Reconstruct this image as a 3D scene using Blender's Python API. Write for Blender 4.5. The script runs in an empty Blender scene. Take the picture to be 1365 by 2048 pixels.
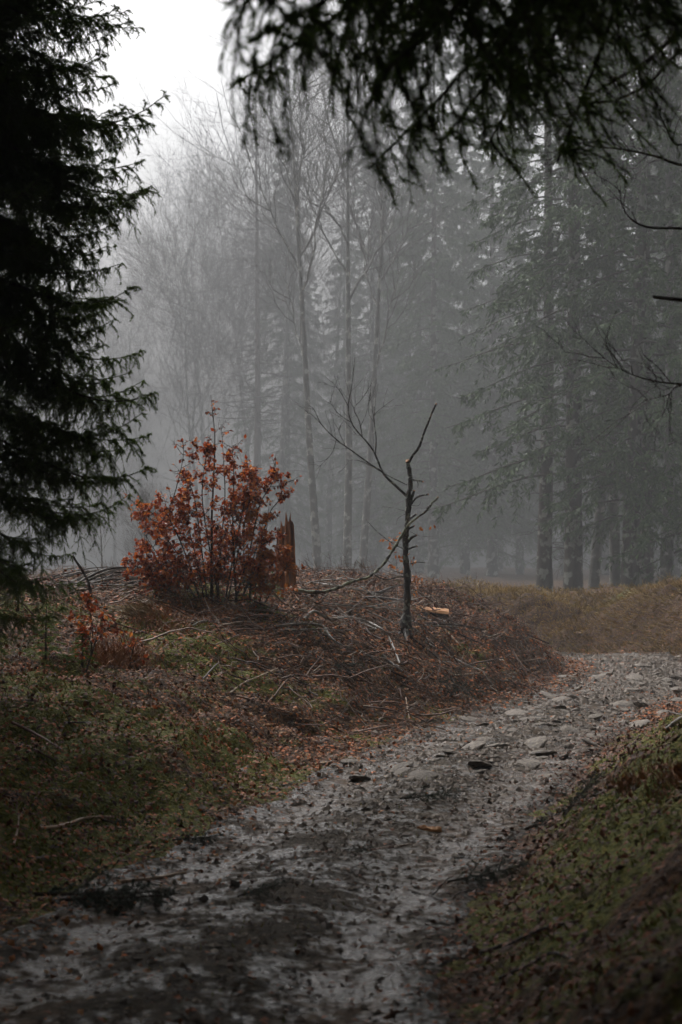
import bpy, math
import numpy as np
from mathutils import Vector, Matrix, Euler

sc = bpy.context.scene
COL = sc.collection
R = math.radians
F, HOR, CX, CAMZ = 3200.0, 1130.0, 682.5, 1.7       # focal length and horizon of the 1365 x 2048 photograph

# ------------------------------------------------------------------ camera, sky, sun, exposure
cam = bpy.data.cameras.new('camera')
cam_o = bpy.data.objects.new('camera', cam); COL.objects.link(cam_o)
cam.sensor_fit = 'VERTICAL'; cam.sensor_height = 36.0
cam.lens = 36.0 * F / 2048.0
cam.shift_y = (HOR - 1024.0) / 2048.0
cam.clip_start = 0.05; cam.clip_end = 3000
cam_o.location = (0, 0, CAMZ); cam_o.rotation_euler = (R(90), 0, 0)
cam.dof.use_dof = True; cam.dof.focus_distance = 20.5; cam.dof.aperture_fstop = 3.6
sc.camera = cam_o

SUN_EL, SUN_AZ = 48.0, -35.0                          # azimuth: degrees from +Y towards +X
world = bpy.data.worlds.new('World'); sc.world = world; world.use_nodes = True
wn = world.node_tree; wn.nodes.clear()
sky = wn.nodes.new('ShaderNodeTexSky'); sky.sky_type = 'NISHITA'; sky.sun_disc = False
sky.sun_elevation = R(SUN_EL); sky.sun_rotation = R(SUN_AZ); sky.air_density = 1.0; sky.dust_density = 6.0; sky.ozone_density = 1.0
hsv = wn.nodes.new('ShaderNodeHueSaturation'); hsv.inputs['Saturation'].default_value = 0.2
bg = wn.nodes.new('ShaderNodeBackground'); bg.inputs['Strength'].default_value = 0.15
wo = wn.nodes.new('ShaderNodeOutputWorld')
wn.links.new(sky.outputs[0], hsv.inputs['Color']); wn.links.new(hsv.outputs[0], bg.inputs['Color']); wn.links.new(bg.outputs[0], wo.inputs['Surface'])
sun = bpy.data.lights.new('sun', 'SUN'); sun.energy = 0.6; sun.angle = R(30); sun.color = (1.0, 0.96, 0.9)
sun_o = bpy.data.objects.new('sun', sun); COL.objects.link(sun_o); sun_o.location = (0, 0, 60)
_d = Vector((math.sin(R(SUN_AZ)) * math.cos(R(SUN_EL)), math.cos(R(SUN_AZ)) * math.cos(R(SUN_EL)), math.sin(R(SUN_EL))))
sun_o.rotation_euler = (-_d).to_track_quat('-Z', 'Y').to_euler()
vs = sc.view_settings
vs.view_transform = 'Standard'; vs.look = 'None'; vs.gamma = 1.0; vs.use_curve_mapping = False
vs.exposure = 1.48
cy = sc.cycles
cy.volume_bounces = 0; cy.max_bounces = 3; cy.diffuse_bounces = 2; cy.glossy_bounces = 1; cy.transmission_bounces = 1
cy.use_denoising = True
cy.use_adaptive_sampling = True; cy.adaptive_threshold = 0.03
HAZE = 0.0077; HAZE_TOP = 48.0; HAZE_COL = (0.295, 0.302, 0.308)

# ------------------------------------------------------------------ small maths
def rg(seed): return np.random.default_rng(seed)
def nrm(v): return v / np.maximum(np.linalg.norm(v, axis=-1, keepdims=True), 1e-9)
def sst(a, b, x):
    t = np.clip((x - a) / (b - a), 0, 1); return t * t * (3 - 2 * t)
def _hash(ix, iy, seed):
    h = (ix.astype(np.int64) * 374761393 + iy.astype(np.int64) * 668265263 + seed * 1442695041) & 0x7fffffff
    h = ((h ^ (h >> 13)) * 1274126177) & 0x7fffffff
    return ((h ^ (h >> 16)) & 0xffff) / 65535.0
def vnoise(x, y, seed=0):
    x = np.asarray(x, float); y = np.asarray(y, float)
    ix = np.floor(x); iy = np.floor(y); fx = x - ix; fy = y - iy
    fx = fx * fx * (3 - 2 * fx); fy = fy * fy * (3 - 2 * fy)
    a = _hash(ix, iy, seed); b = _hash(ix + 1, iy, seed); c = _hash(ix, iy + 1, seed); d = _hash(ix + 1, iy + 1, seed)
    return (a * (1 - fx) + b * fx) * (1 - fy) + (c * (1 - fx) + d * fx) * fy - 0.5
def fbm(x, y, seed=0, oct=3):
    s = 0; a = 1.0
    for k in range(oct):
        s = s + a * vnoise(x * 2 ** k + 17.3 * k, y * 2 ** k - 9.1 * k, seed + k); a *= 0.5
    return s
def catmull(P, n):
    P = np.asarray(P, float)
    if len(P) == 2:
        t = np.linspace(0, 1, n)[:, None]; return P[0] * (1 - t) + P[1] * t
    Q = np.vstack([2 * P[0] - P[1], P, 2 * P[-1] - P[-2]])
    m = len(P) - 1
    tt = np.linspace(0, m - 1e-6, n); i = tt.astype(int); t = (tt - i)[:, None]
    p0, p1, p2, p3 = Q[i], Q[i + 1], Q[i + 2], Q[i + 3]
    return 0.5 * (2 * p1 + (p2 - p0) * t + (2 * p0 - 5 * p1 + 4 * p2 - p3) * t ** 2 + (3 * p1 - p0 - 3 * p2 + p3) * t ** 3)

# ------------------------------------------------------------------ mesh building
class Acc:
    """collects triangles; slot = material slot, tint = per-vertex number for the material's colour variation"""
    def __init__(s): s.v = []; s.f = []; s.t = []; s.m = []; s.n = 0
    def add(s, v, f, tint=0.5, slot=0):
        v = np.asarray(v, float).reshape(-1, 3); f = np.asarray(f, np.int64).reshape(-1, 3)
        s.v.append(v); s.f.append(f + s.n); s.n += len(v)
        s.t.append(np.broadcast_to(np.asarray(tint, float), (len(v),)).copy())
        s.m.append(np.full(len(f), slot, np.int32)); return s
    def geo(s): return np.vstack(s.v), np.vstack(s.f), np.concatenate(s.t), np.concatenate(s.m)
    def mesh(s, name, mats, smooth=True):
        v, f, t, m = s.geo()
        me = bpy.data.meshes.new(name)
        me.vertices.add(len(v)); me.vertices.foreach_set('co', v.astype(np.float32).ravel())
        me.loops.add(len(f) * 3); me.loops.foreach_set('vertex_index', f.astype(np.int32).ravel())
        me.polygons.add(len(f)); me.polygons.foreach_set('loop_start', np.arange(0, len(f) * 3, 3, dtype=np.int32))
        for mt in (mats if isinstance(mats, (list, tuple)) else [mats]): me.materials.append(mt)
        me.polygons.foreach_set('material_index', m)
        me.polygons.foreach_set('use_smooth', np.full(len(f), smooth))
        at = me.attributes.new('tint', 'FLOAT', 'POINT'); at.data.foreach_set('value', t.astype(np.float32))
        me.update(); me.validate(); return me

def link(name, me, parent=None, loc=(0, 0, 0), rot=(0, 0, 0), scale=1.0):
    o = bpy.data.objects.new(name, me); COL.objects.link(o)
    o.location = loc; o.rotation_euler = rot
    o.scale = (scale,) * 3 if isinstance(scale, (int, float)) else scale
    if parent is not None: o.parent = parent
    return o
def tag(o, label, cat, group=None, kind=None):
    o['label'] = label; o['category'] = cat
    if group: o['group'] = group
    if kind: o['kind'] = kind
    return o
def thing(name, label, cat, loc=(0, 0, 0), group=None, rot=(0, 0, 0), scale=1.0):
    return tag(link(name, None, None, loc, rot, scale), label, cat, group)

def tubes(P, Rd, S=5):
    """P (N,K,3), Rd (N,K) -> vertices, triangles of N tapered tubes"""
    P = np.asarray(P, float); Rd = np.asarray(Rd, float)
    if P.ndim == 2: P = P[None]; Rd = Rd[None]
    N, K = P.shape[:2]
    T = nrm(np.gradient(P, axis=1))
    mean = nrm(P[:, -1] - P[:, 0] + 1e-6)
    ref = np.where(np.abs(mean[:, 2:3]) < 0.8, np.array([[0, 0, 1.0]]), np.array([[1.0, 0.1, 0]]))
    U = nrm(np.cross(T, ref[:, None, :])); W = np.cross(T, U)
    a = np.arange(S) * 2 * np.pi / S
    ring = U[:, :, None, :] * np.cos(a)[None, None, :, None] + W[:, :, None, :] * np.sin(a)[None, None, :, None]
    V = P[:, :, None, :] + ring * Rd[:, :, None, None]
    k = np.arange(K - 1)[:, None]; j = np.arange(S)[None, :]
    a0 = k * S + j; a1 = k * S + (j + 1) % S; b0 = a0 + S; b1 = a1 + S
    f = np.stack([np.stack([a0, a1, b1], -1), np.stack([a0, b1, b0], -1)], 2).reshape(-1, 3)
    f = (f[None] + (np.arange(N) * K * S)[:, None, None]).reshape(-1, 3)
    return V.reshape(-1, 3), f
def add_tube(acc, P, r0, r1, S=6, n=10, tint=0.5, slot=0, cap=None, wob=0.0, seed=0, both=False, ends=None):
    """one smooth tapered limb; cap = material slot of the closed broken end"""
    C = catmull(P, n)
    rr = np.linspace(r0, r1, n)
    if wob:
        g = rg(seed); rr = rr * (1 + wob * (g.random(n) - 0.5) * 2)
        C[1:-1] += (g.random((n - 2, 3)) - 0.5) * wob * (r0 + r1)
    v, f = tubes(C, rr, S); acc.add(v, f, tint, slot)
    for end in ([0, -1] if both else [-1]):
        if cap is None: continue
        ring = v[-S:] if end == -1 else v[:S]
        t = nrm(C[-1] - C[-2]) if end == -1 else nrm(C[0] - C[1])
        g = rg(seed + 5); jag = ring + t * ((g.random((S, 1))) * rr[end] * 1.3)
        c = ring.mean(0) + t * rr[end] * 0.2
        i = np.arange(S); q = (i + 1) % S
        fv = np.vstack([ring, jag * 0.999 + c * 0.001, [c]])
        ff = np.vstack([np.stack([i, q, q + S], 1), np.stack([i, q + S, i + S], 1), np.stack([i + S, q + S, np.full(S, 2 * S)], 1)])
        (ends if ends is not None else acc).add(fv, ff, tint, 0 if ends is not None else cap)
    return C
def sprout(P, idx, t, ang, length, K, up, g, wig=0.1, az=None, sag=0.0, plane=None):
    """children curves leaving parent curves P[idx] at parameter t; returns (M,K,3)"""
    Kp = P.shape[1]
    x = t * (Kp - 1); i = np.minimum(x.astype(int), Kp - 2); fr = (x - i)[:, None]
    base = P[idx, i] * (1 - fr) + P[idx, i + 1] * fr
    T = nrm(P[idx, i + 1] - P[idx, i])
    ref = np.where(np.abs(T[:, 2:3]) < 0.95, np.array([[0, 0, 1.0]]), np.array([[1.0, 0, 0]]))
    U = nrm(np.cross(T, ref)); W = np.cross(U, T)
    if az is None: az = g.random(len(t)) * 2 * np.pi
    side = U * np.cos(az)[:, None] + W * np.sin(az)[:, None]
    d = nrm(T * np.cos(ang)[:, None] + side * np.sin(ang)[:, None])
    s = np.linspace(0, 1, K)[None, :, None]
    L = length[:, None, None]
    C = base[:, None, :] + d[:, None, :] * s * L
    C[:, :, 2] += (up * s[..., 0] ** 2 - sag * s[..., 0] ** 2) * length[:, None]
    if wig:
        n = g.normal(0, 1, (len(t), K, 3)) * wig * L / K; n[:, 0] = 0
        C = C + np.cumsum(n, axis=1)
    return C
def pts_on(P, per, g, lo=0.0, hi=1.0):
    N, K = P.shape[:2]
    idx = np.repeat(np.arange(N), per); t = lo + (hi - lo) * g.random(len(idx))
    x = t * (K - 1); i = np.minimum(x.astype(int), K - 2); fr = (x - i)[:, None]
    return P[idx, i] * (1 - fr) + P[idx, i + 1] * fr, nrm(P[idx, i + 1] - P[idx, i]), idx, t
def needles(acc, pos, T, g, ln=0.016, w=0.0011, ang=55, slot=1):
    n = len(pos)
    rv = nrm(np.cross(T, g.normal(0, 1, (n, 3)))); sd = nrm(np.cross(T, rv))
    a = R(ang) * (0.7 + 0.6 * g.random((n, 1)))
    L = ln * (0.7 + 0.6 * g.random((n, 1)))
    tip = pos + (T * np.cos(a) + rv * np.sin(a)) * L
    V = np.stack([pos + sd * w, pos - sd * w, tip], 1).reshape(-1, 3)
    acc.add(V, np.arange(3 * n).reshape(-1, 3), np.repeat(g.random(n), 3), slot)
def blades(acc, pos, d, sd, L, w, g, tint=None, slot=0, bend=0.0):
    """slim bent two-triangle blades / leaves: base, left, right, tip"""
    n = len(pos); L = np.broadcast_to(np.asarray(L, float), (n,))[:, None]; w = np.broadcast_to(np.asarray(w, float), (n,))[:, None]
    nn = nrm(np.cross(d, sd))
    mid = pos + d * L * 0.5 + nn * L * bend
    V = np.stack([pos, mid - sd * w, mid + sd * w, pos + d * L], 1).reshape(-1, 3)
    f = (np.array([[0, 1, 2], [1, 3, 2]])[None] + 4 * np.arange(n)[:, None, None]).reshape(-1, 3)
    if tint is None: tint = g.random(n)
    acc.add(V, f, np.repeat(tint, 4), slot)
def leaves(acc, pos, d, up, L, w, g, tint=None, slot=0, fold=0.12, curl=0.15):
    """folded four-triangle leaves with a midrib"""
    n = len(pos); L = np.broadcast_to(np.asarray(L, float), (n,))[:, None]; w = np.broadcast_to(np.asarray(w, float), (n,))[:, None]
    d = nrm(d); sd = nrm(np.cross(d, up)); nn = np.cross(sd, d)
    c = curl * (g.random((n, 1)) * 2 - 0.6)
    m = pos + d * L * 0.5 - nn * L * fold
    l = pos + d * L * 0.48 - sd * w + nn * L * c * 0.6; r = pos + d * L * 0.48 + sd * w + nn * L * c * 0.6
    V = np.stack([pos, l, pos + d * L - nn * L * c, r, m], 1).reshape(-1, 3)
    f = (np.array([[0, 1, 4], [1, 2, 4], [2, 3, 4], [3, 0, 4]])[None] + 5 * np.arange(n)[:, None, None]).reshape(-1, 3)
    if tint is None: tint = g.random(n)
    acc.add(V, f, np.repeat(tint, 5), slot)

# ------------------------------------------------------------------ materials
def mat(name, cols, rough=0.75, scale=6.0, use='noise', bump=0.0, bscale=40.0, spec=0.35, patch=None, stretch=None, rvar=0.0, thin=0.0):
    """cols: colour ramp stops; use: 'noise' | 'tint' (mesh attribute); patch: (colour, scale, threshold) lichen or stain"""
    m = bpy.data.materials.new(name); m.use_nodes = True
    nt = m.node_tree; N = nt.nodes; Lk = nt.links; N.clear()
    out = N.new('ShaderNodeOutputMaterial'); b = N.new('ShaderNodeBsdfPrincipled'); Lk.new(b.outputs[0], out.inputs['Surface'])
    tc = N.new('ShaderNodeTexCoord'); mp = N.new('ShaderNodeMapping'); Lk.new(tc.outputs['Object'], mp.inputs[0])
    if stretch: mp.inputs['Scale'].default_value = stretch
    nz = N.new('ShaderNodeTexNoise'); nz.inputs['Scale'].default_value = scale; nz.inputs['Detail'].default_value = 6; Lk.new(mp.outputs[0], nz.inputs['Vector'])
    rp = N.new('ShaderNodeValToRGB'); cr = rp.color_ramp
    lo, hi = (0.3, 0.7) if use == 'noise' else (0.0, 1.0)
    while len(cr.elements) < len(cols): cr.elements.new(0.5)
    for i, c in enumerate(cols):
        cr.elements[i].position = lo + (hi - lo) * i / max(1, len(cols) - 1); cr.elements[i].color = (*c, 1)
    if use == 'tint':
        at = N.new('ShaderNodeAttribute'); at.attribute_name = 'tint'; Lk.new(at.outputs['Fac'], rp.inputs[0])
    else: Lk.new(nz.outputs['Fac'], rp.inputs[0])
    col = rp.outputs[0]
    if patch:
        pc, ps, pt = patch
        n2 = N.new('ShaderNodeTexNoise'); n2.inputs['Scale'].default_value = ps; n2.inputs['Detail'].default_value = 5; Lk.new(tc.outputs['Object'], n2.inputs['Vector'])
        r2 = N.new('ShaderNodeValToRGB'); r2.color_ramp.elements[0].position = pt; r2.color_ramp.elements[1].position = min(1, pt + 0.06)
        Lk.new(n2.outputs['Fac'], r2.inputs[0])
        mx = N.new('ShaderNodeMix'); mx.data_type = 'RGBA'; Lk.new(r2.outputs[0], mx.inputs['Factor']); Lk.new(col, mx.inputs['A']); mx.inputs['B'].default_value = (*pc, 1)
        col = mx.outputs['Result']
    Lk.new(col, b.inputs['Base Color']); b.inputs['Roughness'].default_value = rough
    b.inputs['Specular IOR Level'].default_value = spec
    if rvar:
        mr = N.new('ShaderNodeMapRange'); Lk.new(nz.outputs['Fac'], mr.inputs['Value']); mr.inputs['From Min'].default_value = 0.3; mr.inputs['From Max'].default_value = 0.7
        mr.inputs['To Min'].default_value = rough - rvar; mr.inputs['To Max'].default_value = rough + rvar; Lk.new(mr.outputs[0], b.inputs['Roughness'])
    if bump:
        n3 = N.new('ShaderNodeTexNoise'); n3.inputs['Scale'].default_value = bscale; n3.inputs['Detail'].default_value = 8; Lk.new(mp.outputs[0], n3.inputs['Vector'])
        bp = N.new('ShaderNodeBump'); bp.inputs['Strength'].default_value = bump; bp.inputs['Distance'].default_value = 0.03
        Lk.new(n3.outputs['Fac'], bp.inputs['Height']); Lk.new(bp.outputs[0], b.inputs['Normal'])
    if thin:
        tr = N.new('ShaderNodeBsdfTranslucent'); Lk.new(col, tr.inputs[0]); ms = N.new('ShaderNodeMixShader'); ms.inputs[0].default_value = thin
        Lk.new(b.outputs[0], ms.inputs[1]); Lk.new(tr.outputs[0], ms.inputs[2]); Lk.new(ms.outputs[0], out.inputs['Surface'])
    return m

M = dict(
    needle=mat('spruce_needles', [(.050, .092, .014), (.090, .145, .026), (.130, .185, .045)], .45, use='tint', spec=.5, thin=.5),
    needle_far=mat('fir_foliage', [(.026, .056, .014), (.052, .098, .026), (.085, .140, .040)], .6, use='tint', spec=.3),
    needle_cut=mat('wilting_spruce_needles', [(.022, .040, .026), (.040, .068, .045), (.070, .095, .060)], .5, use='tint', spec=.4),
    twig=mat('spruce_twig_bark', [(.030, .022, .016), (.065, .048, .034)], .8, 30),
    bark=mat('conifer_bark', [(.030, .024, .019), (.075, .060, .048)], .85, 9, bump=.8, bscale=22, stretch=(1, 1, .3), patch=((.26, .27, .23), 3.4, .52)),
    bark_red=mat('larch_bark', [(.050, .032, .024), (.105, .070, .052)], .85, 9, bump=.8, bscale=22, stretch=(1, 1, .3)),
    beech=mat('beech_bark', [(.10, .098, .090), (.20, .195, .175)], .8, 3, bump=.3, patch=((.36, .36, .32), 3.0, .55)),
    beech_far=mat('beech_twigs', [(.060, .052, .046), (.105, .092, .080)], .85, 3),
    snag=mat('wet_young_beech_bark', [(.018, .015, .013), (.050, .042, .036)], .55, 18, bump=.5, bscale=60, patch=((.19, .20, .165), 17, .55)),
    lichen=mat('lichen_branch', [(.12, .125, .085), (.34, .36, .26)], .8, 26, bump=.5, patch=((.040, .033, .026), 13, .52)),
    greytwig=mat('grey_branch_bark', [(.10, .088, .076), (.32, .295, .26)], .55, 24, bump=.4, patch=((.24, .25, .20), 30, .62)),
    darktwig=mat('dark_branch_bark', [(.022, .017, .014), (.070, .052, .042)], .5, 24, bump=.4),
    brush=mat('brushwood_twigs', [(.032, .014, .009), (.105, .046, .027), (.150, .086, .054), (.28, .22, .165)], .6, use='tint'),
    torn=mat('torn_wood', [(.26, .11, .045), (.48, .24, .10)], .6, 14, bump=.4, stretch=(1, 1, .2)),
    split=mat('fresh_split_wood', [(.42, .17, .06), (.66, .34, .14)], .55, 20, bump=.4, bscale=50, stretch=(.2, 1, 1)),
    peeled=mat('peeled_wood', [(.30, .20, .13), (.50, .37, .26)], .5, 20, bump=.3),
    rotten=mat('rotten_stump_wood', [(.060, .022, .010), (.24, .085, .028), (.52, .20, .06)], .75, 26, bump=1.0, bscale=60, stretch=(1, 1, .10)),
    redleaf=mat('red_beech_leaves', [(.085, .022, .010), (.240, .034, .009), (.400, .070, .012), (.520, .125, .020), (.620, .230, .045)], .32, use='tint', spec=.5, thin=.38),
    orangeleaf=mat('orange_beech_leaves', [(.260, .060, .010), (.450, .130, .018), (.580, .210, .040)], .38, use='tint', spec=.5, thin=.25),
    litter=mat('fallen_leaves', [(.040, .014, .006), (.130, .040, .010), (.270, .076, .014), (.220, .112, .034), (.500, .115, .014)], .65, use='tint', spec=.25),
    grass=mat('moss_and_grass', [(.050, .066, .004), (.125, .140, .008), (.220, .170, .022), (.320, .220, .070)], .7, use='tint', spec=.15),
    dry=mat('dry_grass', [(.120, .070, .030), (.220, .150, .070), (.300, .230, .120)], .6, use='tint'),
    bank_grass=mat('flattened_bank_grass', [(.085, .064, .012), (.230, .145, .040), (.380, .250, .085), (.480, .345, .140)], .75, use='tint', spec=.15),
    fern=mat('dead_bracken', [(.150, .050, .015), (.270, .105, .030), (.330, .170, .060)], .6, use='tint'),
    stone=mat('wet_path_stone', [(.056, .042, .031), (.160, .128, .098), (.285, .240, .192)], .55, 5, bump=.6, bscale=30, rvar=.15, spec=.35),
    gravel=mat('gravel', [(.032, .021, .014), (.085, .062, .045), (.140, .108, .082), (.22, .182, .146)], .65, use='tint', spec=.25),
)

# ------------------------------------------------------------------ terrain
PATH = catmull([(-1.15, 0.), (-.95, 3), (-.72, 5.4), (-.52, 7.2), (-.05, 9.3), (.52, 11.7), (1.28, 14.7), (2.45, 18.2), (3.75, 21.6), (4.75, 25), (4.9, 28),
                (4.0, 30.6), (1.8, 32.4), (-2, 33.6), (-9, 35), (-25, 37), (-60, 42)], 90)
PW = 1.18
def path_dist(x, y):
    """distance to the track's centre line and side (+1 = left of it, going away)"""
    sh = np.shape(x); x = np.ravel(x).astype(float); y = np.ravel(y).astype(float)
    D = np.empty(len(x)); S = np.empty(len(x))
    A = PATH[:-1]; B = PATH[1:]; d = B - A; l2 = (d ** 2).sum(1)
    for c in range(0, len(x), 20000):
        px = x[c:c + 20000, None]; py = y[c:c + 20000, None]
        t = np.clip(((px - A[:, 0]) * d[:, 0] + (py - A[:, 1]) * d[:, 1]) / l2, 0, 1)
        ex = px - A[:, 0] - t * d[:, 0]; ey = py - A[:, 1] - t * d[:, 1]
        q = ex * ex + ey * ey; k = q.argmin(1); r = np.arange(len(k))
        D[c:c + 20000] = np.sqrt(q[r, k]); S[c:c + 20000] = np.sign(d[k, 0] * ey[r, k] - d[k, 1] * ex[r, k])
    return D.reshape(sh), S.reshape(sh)
def height(x, y):
    x = np.asarray(x, float); y = np.asarray(y, float)
    d, side = path_dist(x, y)
    w = PW + 0.22 * fbm(x * .8, y * .8, 3, 2)
    s = np.maximum(d - w, 0)
    slope = .30 + .62 * sst(15, 22, y)
    top = 1.34 - .35 * sst(-2.5, -6, -(-x)) * 0 - .30 * sst(3.0, 7.5, -x) + .10 * sst(18, 22, y)
    left = top * (1 - np.exp(-slope * s / top * (1 + .6 * np.minimum(s, 3) / 3)))
    left = left - .9 * sst(36, 46, y) * sst(-2, 2, s)
    near = (2.1 * (1 - np.exp(-.80 * s / 2.1))) * (1 - sst(11.0, 17.0, y)) + .10 * sst(0, 1, s)
    far = (1.0 * sst(-.05, 1.9, s) + .10 * sst(1.5, 5, s)) * sst(20, 26, y) - .55 * sst(3, 12, s) * sst(30, 40, y)
    far = far - .34 * np.exp(-((x - 5.3) / .8) ** 2 - ((y - 34) / 2.6) ** 2) + .16 * fbm(x * 1.1, y * 1.1, 45, 2) * sst(.3, 1.2, s) * sst(24, 27, y)
    far = far + .22 * np.exp(-((x - 7.0) / 1.5) ** 2 - ((y - 30.5) / 2.5) ** 2)
    z = np.where(side > 0, left, near + far)
    off = sst(0, .5, s)
    z = z + off * (.20 * fbm(x * .7, y * .7, 11, 3) + .17 * fbm(x * 2.4, y * 2.4, 21, 3)) + (.025 + .03 * off) * fbm(x * 6, y * 6, 31, 2)
    lane = np.exp(-((d - .62) / .26) ** 2)
    z = z - .035 * lane * (1 - off) + .02 * np.exp(-(d / .3) ** 2)
    z = z + 1.6 * sst(60, 200, np.hypot(x, y)) * fbm(x * .012, y * .012, 41, 2)
    return z
GX0, GY0, GS = -11.0, 0.0, 0.05
_gx = np.arange(GX0, 11.01, GS); _gy = np.arange(GY0, 48.01, GS)
_GX, _GY = np.meshgrid(_gx, _gy); HG = height(_GX, _GY); DG, SG = path_dist(_GX, _GY)
def bil(A, x, y):
    fx = np.clip((np.asarray(x) - GX0) / GS, 0, len(_gx) - 1.001); fy = np.clip((np.asarray(y) - GY0) / GS, 0, len(_gy) - 1.001)
    i = fx.astype(int); j = fy.astype(int); fx = fx - i; fy = fy - j
    return (A[j, i] * (1 - fx) + A[j, i + 1] * fx) * (1 - fy) + (A[j + 1, i] * (1 - fx) + A[j + 1, i + 1] * fx) * fy
def hq(x, y): return bil(HG, x, y)
def gnormal(x, y, e=.08):
    return nrm(np.stack([hq(x - e, y) - hq(x + e, y), hq(x, y - e) - hq(x, y + e), np.full(np.shape(x), 2 * e)], -1))
def P3(u, v, Y): return np.array([(u - CX) * Y / F, Y, CAMZ + (HOR - v) * Y / F])
def G(u, v, y0=3.0, y1=47.0):
    """the ground point seen at pixel (u, v)"""
    Y = np.arange(y0, y1, .02); X = (u - CX) * Y / F; Z = CAMZ + (HOR - v) * Y / F
    k = np.nonzero(hq(X, Y) >= Z)[0]; i = k[0] if len(k) else len(Y) - 1
    return np.array([X[i], Y[i], hq(X[i], Y[i])])
def axis(fine0, fine1, step, far0, far1):
    a = list(np.arange(fine0, fine1 + 1e-6, step)); s = step
    while a[-1] < far1: s = min(s * 1.22, 22); a.append(a[-1] + s)
    s = step; b = []; c = a[0]
    while c > far0: s = min(s * 1.22, 22); c -= s; b.append(c)
    return np.array(b[::-1] + a)
gx = axis(-7, 7.5, .07, -330, 330); gy = axis(3.5, 34, .07, -60, 420)
X, Y = np.meshgrid(gx, gy)
Z = height(X, Y)
dd, ss = path_dist(X, Y)
inside = 1 - sst(PW - .35, PW + .02, dd)
Z = Z - .035 * inside
ny, nx = X.shape
i, j = np.meshgrid(np.arange(nx - 1), np.arange(ny - 1)); a = (j * nx + i).ravel()
f = np.vstack([np.stack([a, a + 1, a + nx + 1], 1), np.stack([a, a + nx + 1, a + nx], 1)])
def moss_mask(x, y, d, side):
    near_right = (side < 0) & (y < 17)
    m = .44 + .75 * fbm(x * .55 + 3, y * .55, 51, 3) + .45 * fbm(x * 2.3, y * 2.3, 57, 2)
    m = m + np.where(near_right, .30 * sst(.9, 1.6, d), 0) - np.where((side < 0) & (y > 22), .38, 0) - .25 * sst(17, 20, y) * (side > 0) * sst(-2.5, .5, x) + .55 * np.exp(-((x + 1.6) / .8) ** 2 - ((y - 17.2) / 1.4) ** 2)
    return np.clip(m, 0, 1)
mk = moss_mask(X, Y, dd, ss)
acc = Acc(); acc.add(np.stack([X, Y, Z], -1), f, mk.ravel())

def ground_material():
    m = bpy.data.materials.new('forest_soil_and_moss'); m.use_nodes = True
    nt = m.node_tree; N = nt.nodes; Lk = nt.links; b = N['Principled BSDF']
    tc = N.new('ShaderNodeTexCoord')
    def noise(s, det=7):
        n = N.new('ShaderNodeTexNoise'); n.inputs['Scale'].default_value = s; n.inputs['Detail'].default_value = det; Lk.new(tc.outputs['Object'], n.inputs['Vector']); return n.outputs['Fac']
    def ramp(src, stops):
        r = N.new('ShaderNodeValToRGB')
        while len(r.color_ramp.elements) < len(stops): r.color_ramp.elements.new(.5)
        for e, (p, c) in zip(r.color_ramp.elements, stops): e.position = p; e.color = (*c, 1)
        Lk.new(src, r.inputs[0]); return r.outputs[0]
    soil = ramp(noise(22), [(.3, (.022, .012, .006)), (.5, (.065, .032, .014)), (.62, (.120, .056, .022)), (.75, (.16, .098, .046))])
    moss = ramp(noise(30), [(.3, (.034, .040, .003)), (.5, (.092, .096, .006)), (.7, (.175, .135, .018))])
    at = N.new('ShaderNodeAttribute'); at.attribute_name = 'tint'
    ad = N.new('ShaderNodeMath'); ad.operation = 'ADD'; Lk.new(at.outputs['Fac'], ad.inputs[0])
    sb = N.new('ShaderNodeMath'); sb.operation = 'SUBTRACT'; Lk.new(noise(5), sb.inputs[0]); sb.inputs[1].default_value = .5; Lk.new(sb.outputs[0], ad.inputs[1])
    fac = ramp(ad.outputs[0], [(.42, (0, 0, 0)), (.62, (1, 1, 1))])
    mx = N.new('ShaderNodeMix'); mx.data_type = 'RGBA'; Lk.new(fac, mx.inputs['Factor']); Lk.new(soil, mx.inputs['A']); Lk.new(moss, mx.inputs['B'])
    Lk.new(mx.outputs['Result'], b.inputs['Base Color']); b.inputs['Roughness'].default_value = .8; b.inputs['Specular IOR Level'].default_value = .15
    bp = N.new('ShaderNodeBump'); bp.inputs['Strength'].default_value = .9; bp.inputs['Distance'].default_value = .05; Lk.new(noise(45, 9), bp.inputs['Height']); Lk.new(bp.outputs[0], b.inputs['Normal'])
    return m
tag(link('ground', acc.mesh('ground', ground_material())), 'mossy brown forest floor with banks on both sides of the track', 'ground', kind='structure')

# the track: a muddy, wet, stony sheet whose edges dive under the ground
pl = np.concatenate([[0], np.cumsum(np.hypot(*np.diff(PATH, axis=0).T))])
sl = np.arange(2.0, 45, .075); ac = np.arange(-1.75, 1.751, .07)
cxp = np.interp(sl, pl, PATH[:, 0]); cyp = np.interp(sl, pl, PATH[:, 1])
k9 = np.ones(9) / 9; cxp[4:-4] = np.convolve(cxp, k9, 'valid'); cyp[4:-4] = np.convolve(cyp, k9, 'valid')
tx = np.gradient(cxp); ty = np.gradient(cyp); tl = np.hypot(tx, ty); nxp, nyp = ty / tl, -tx / tl
PX = cxp[:, None] + nxp[:, None] * ac[None]; PY = cyp[:, None] + nyp[:, None] * ac[None]
dp, _ = path_dist(PX, PY)
edge = np.abs(ac)[None] + .30 * fbm(PX * 1.7, PY * 1.7, 71, 3)
PZ = height(PX, PY) + .012 - .11 * sst(PW - .30, PW + .12, edge) + .03 * fbm(PX * 9, PY * 9, 77, 2) * (.4 + sst(11, 15, PY))
ny, nx = PX.shape
i, j = np.meshgrid(np.arange(nx - 1), np.arange(ny - 1)); a = (j * nx + i).ravel()
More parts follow.
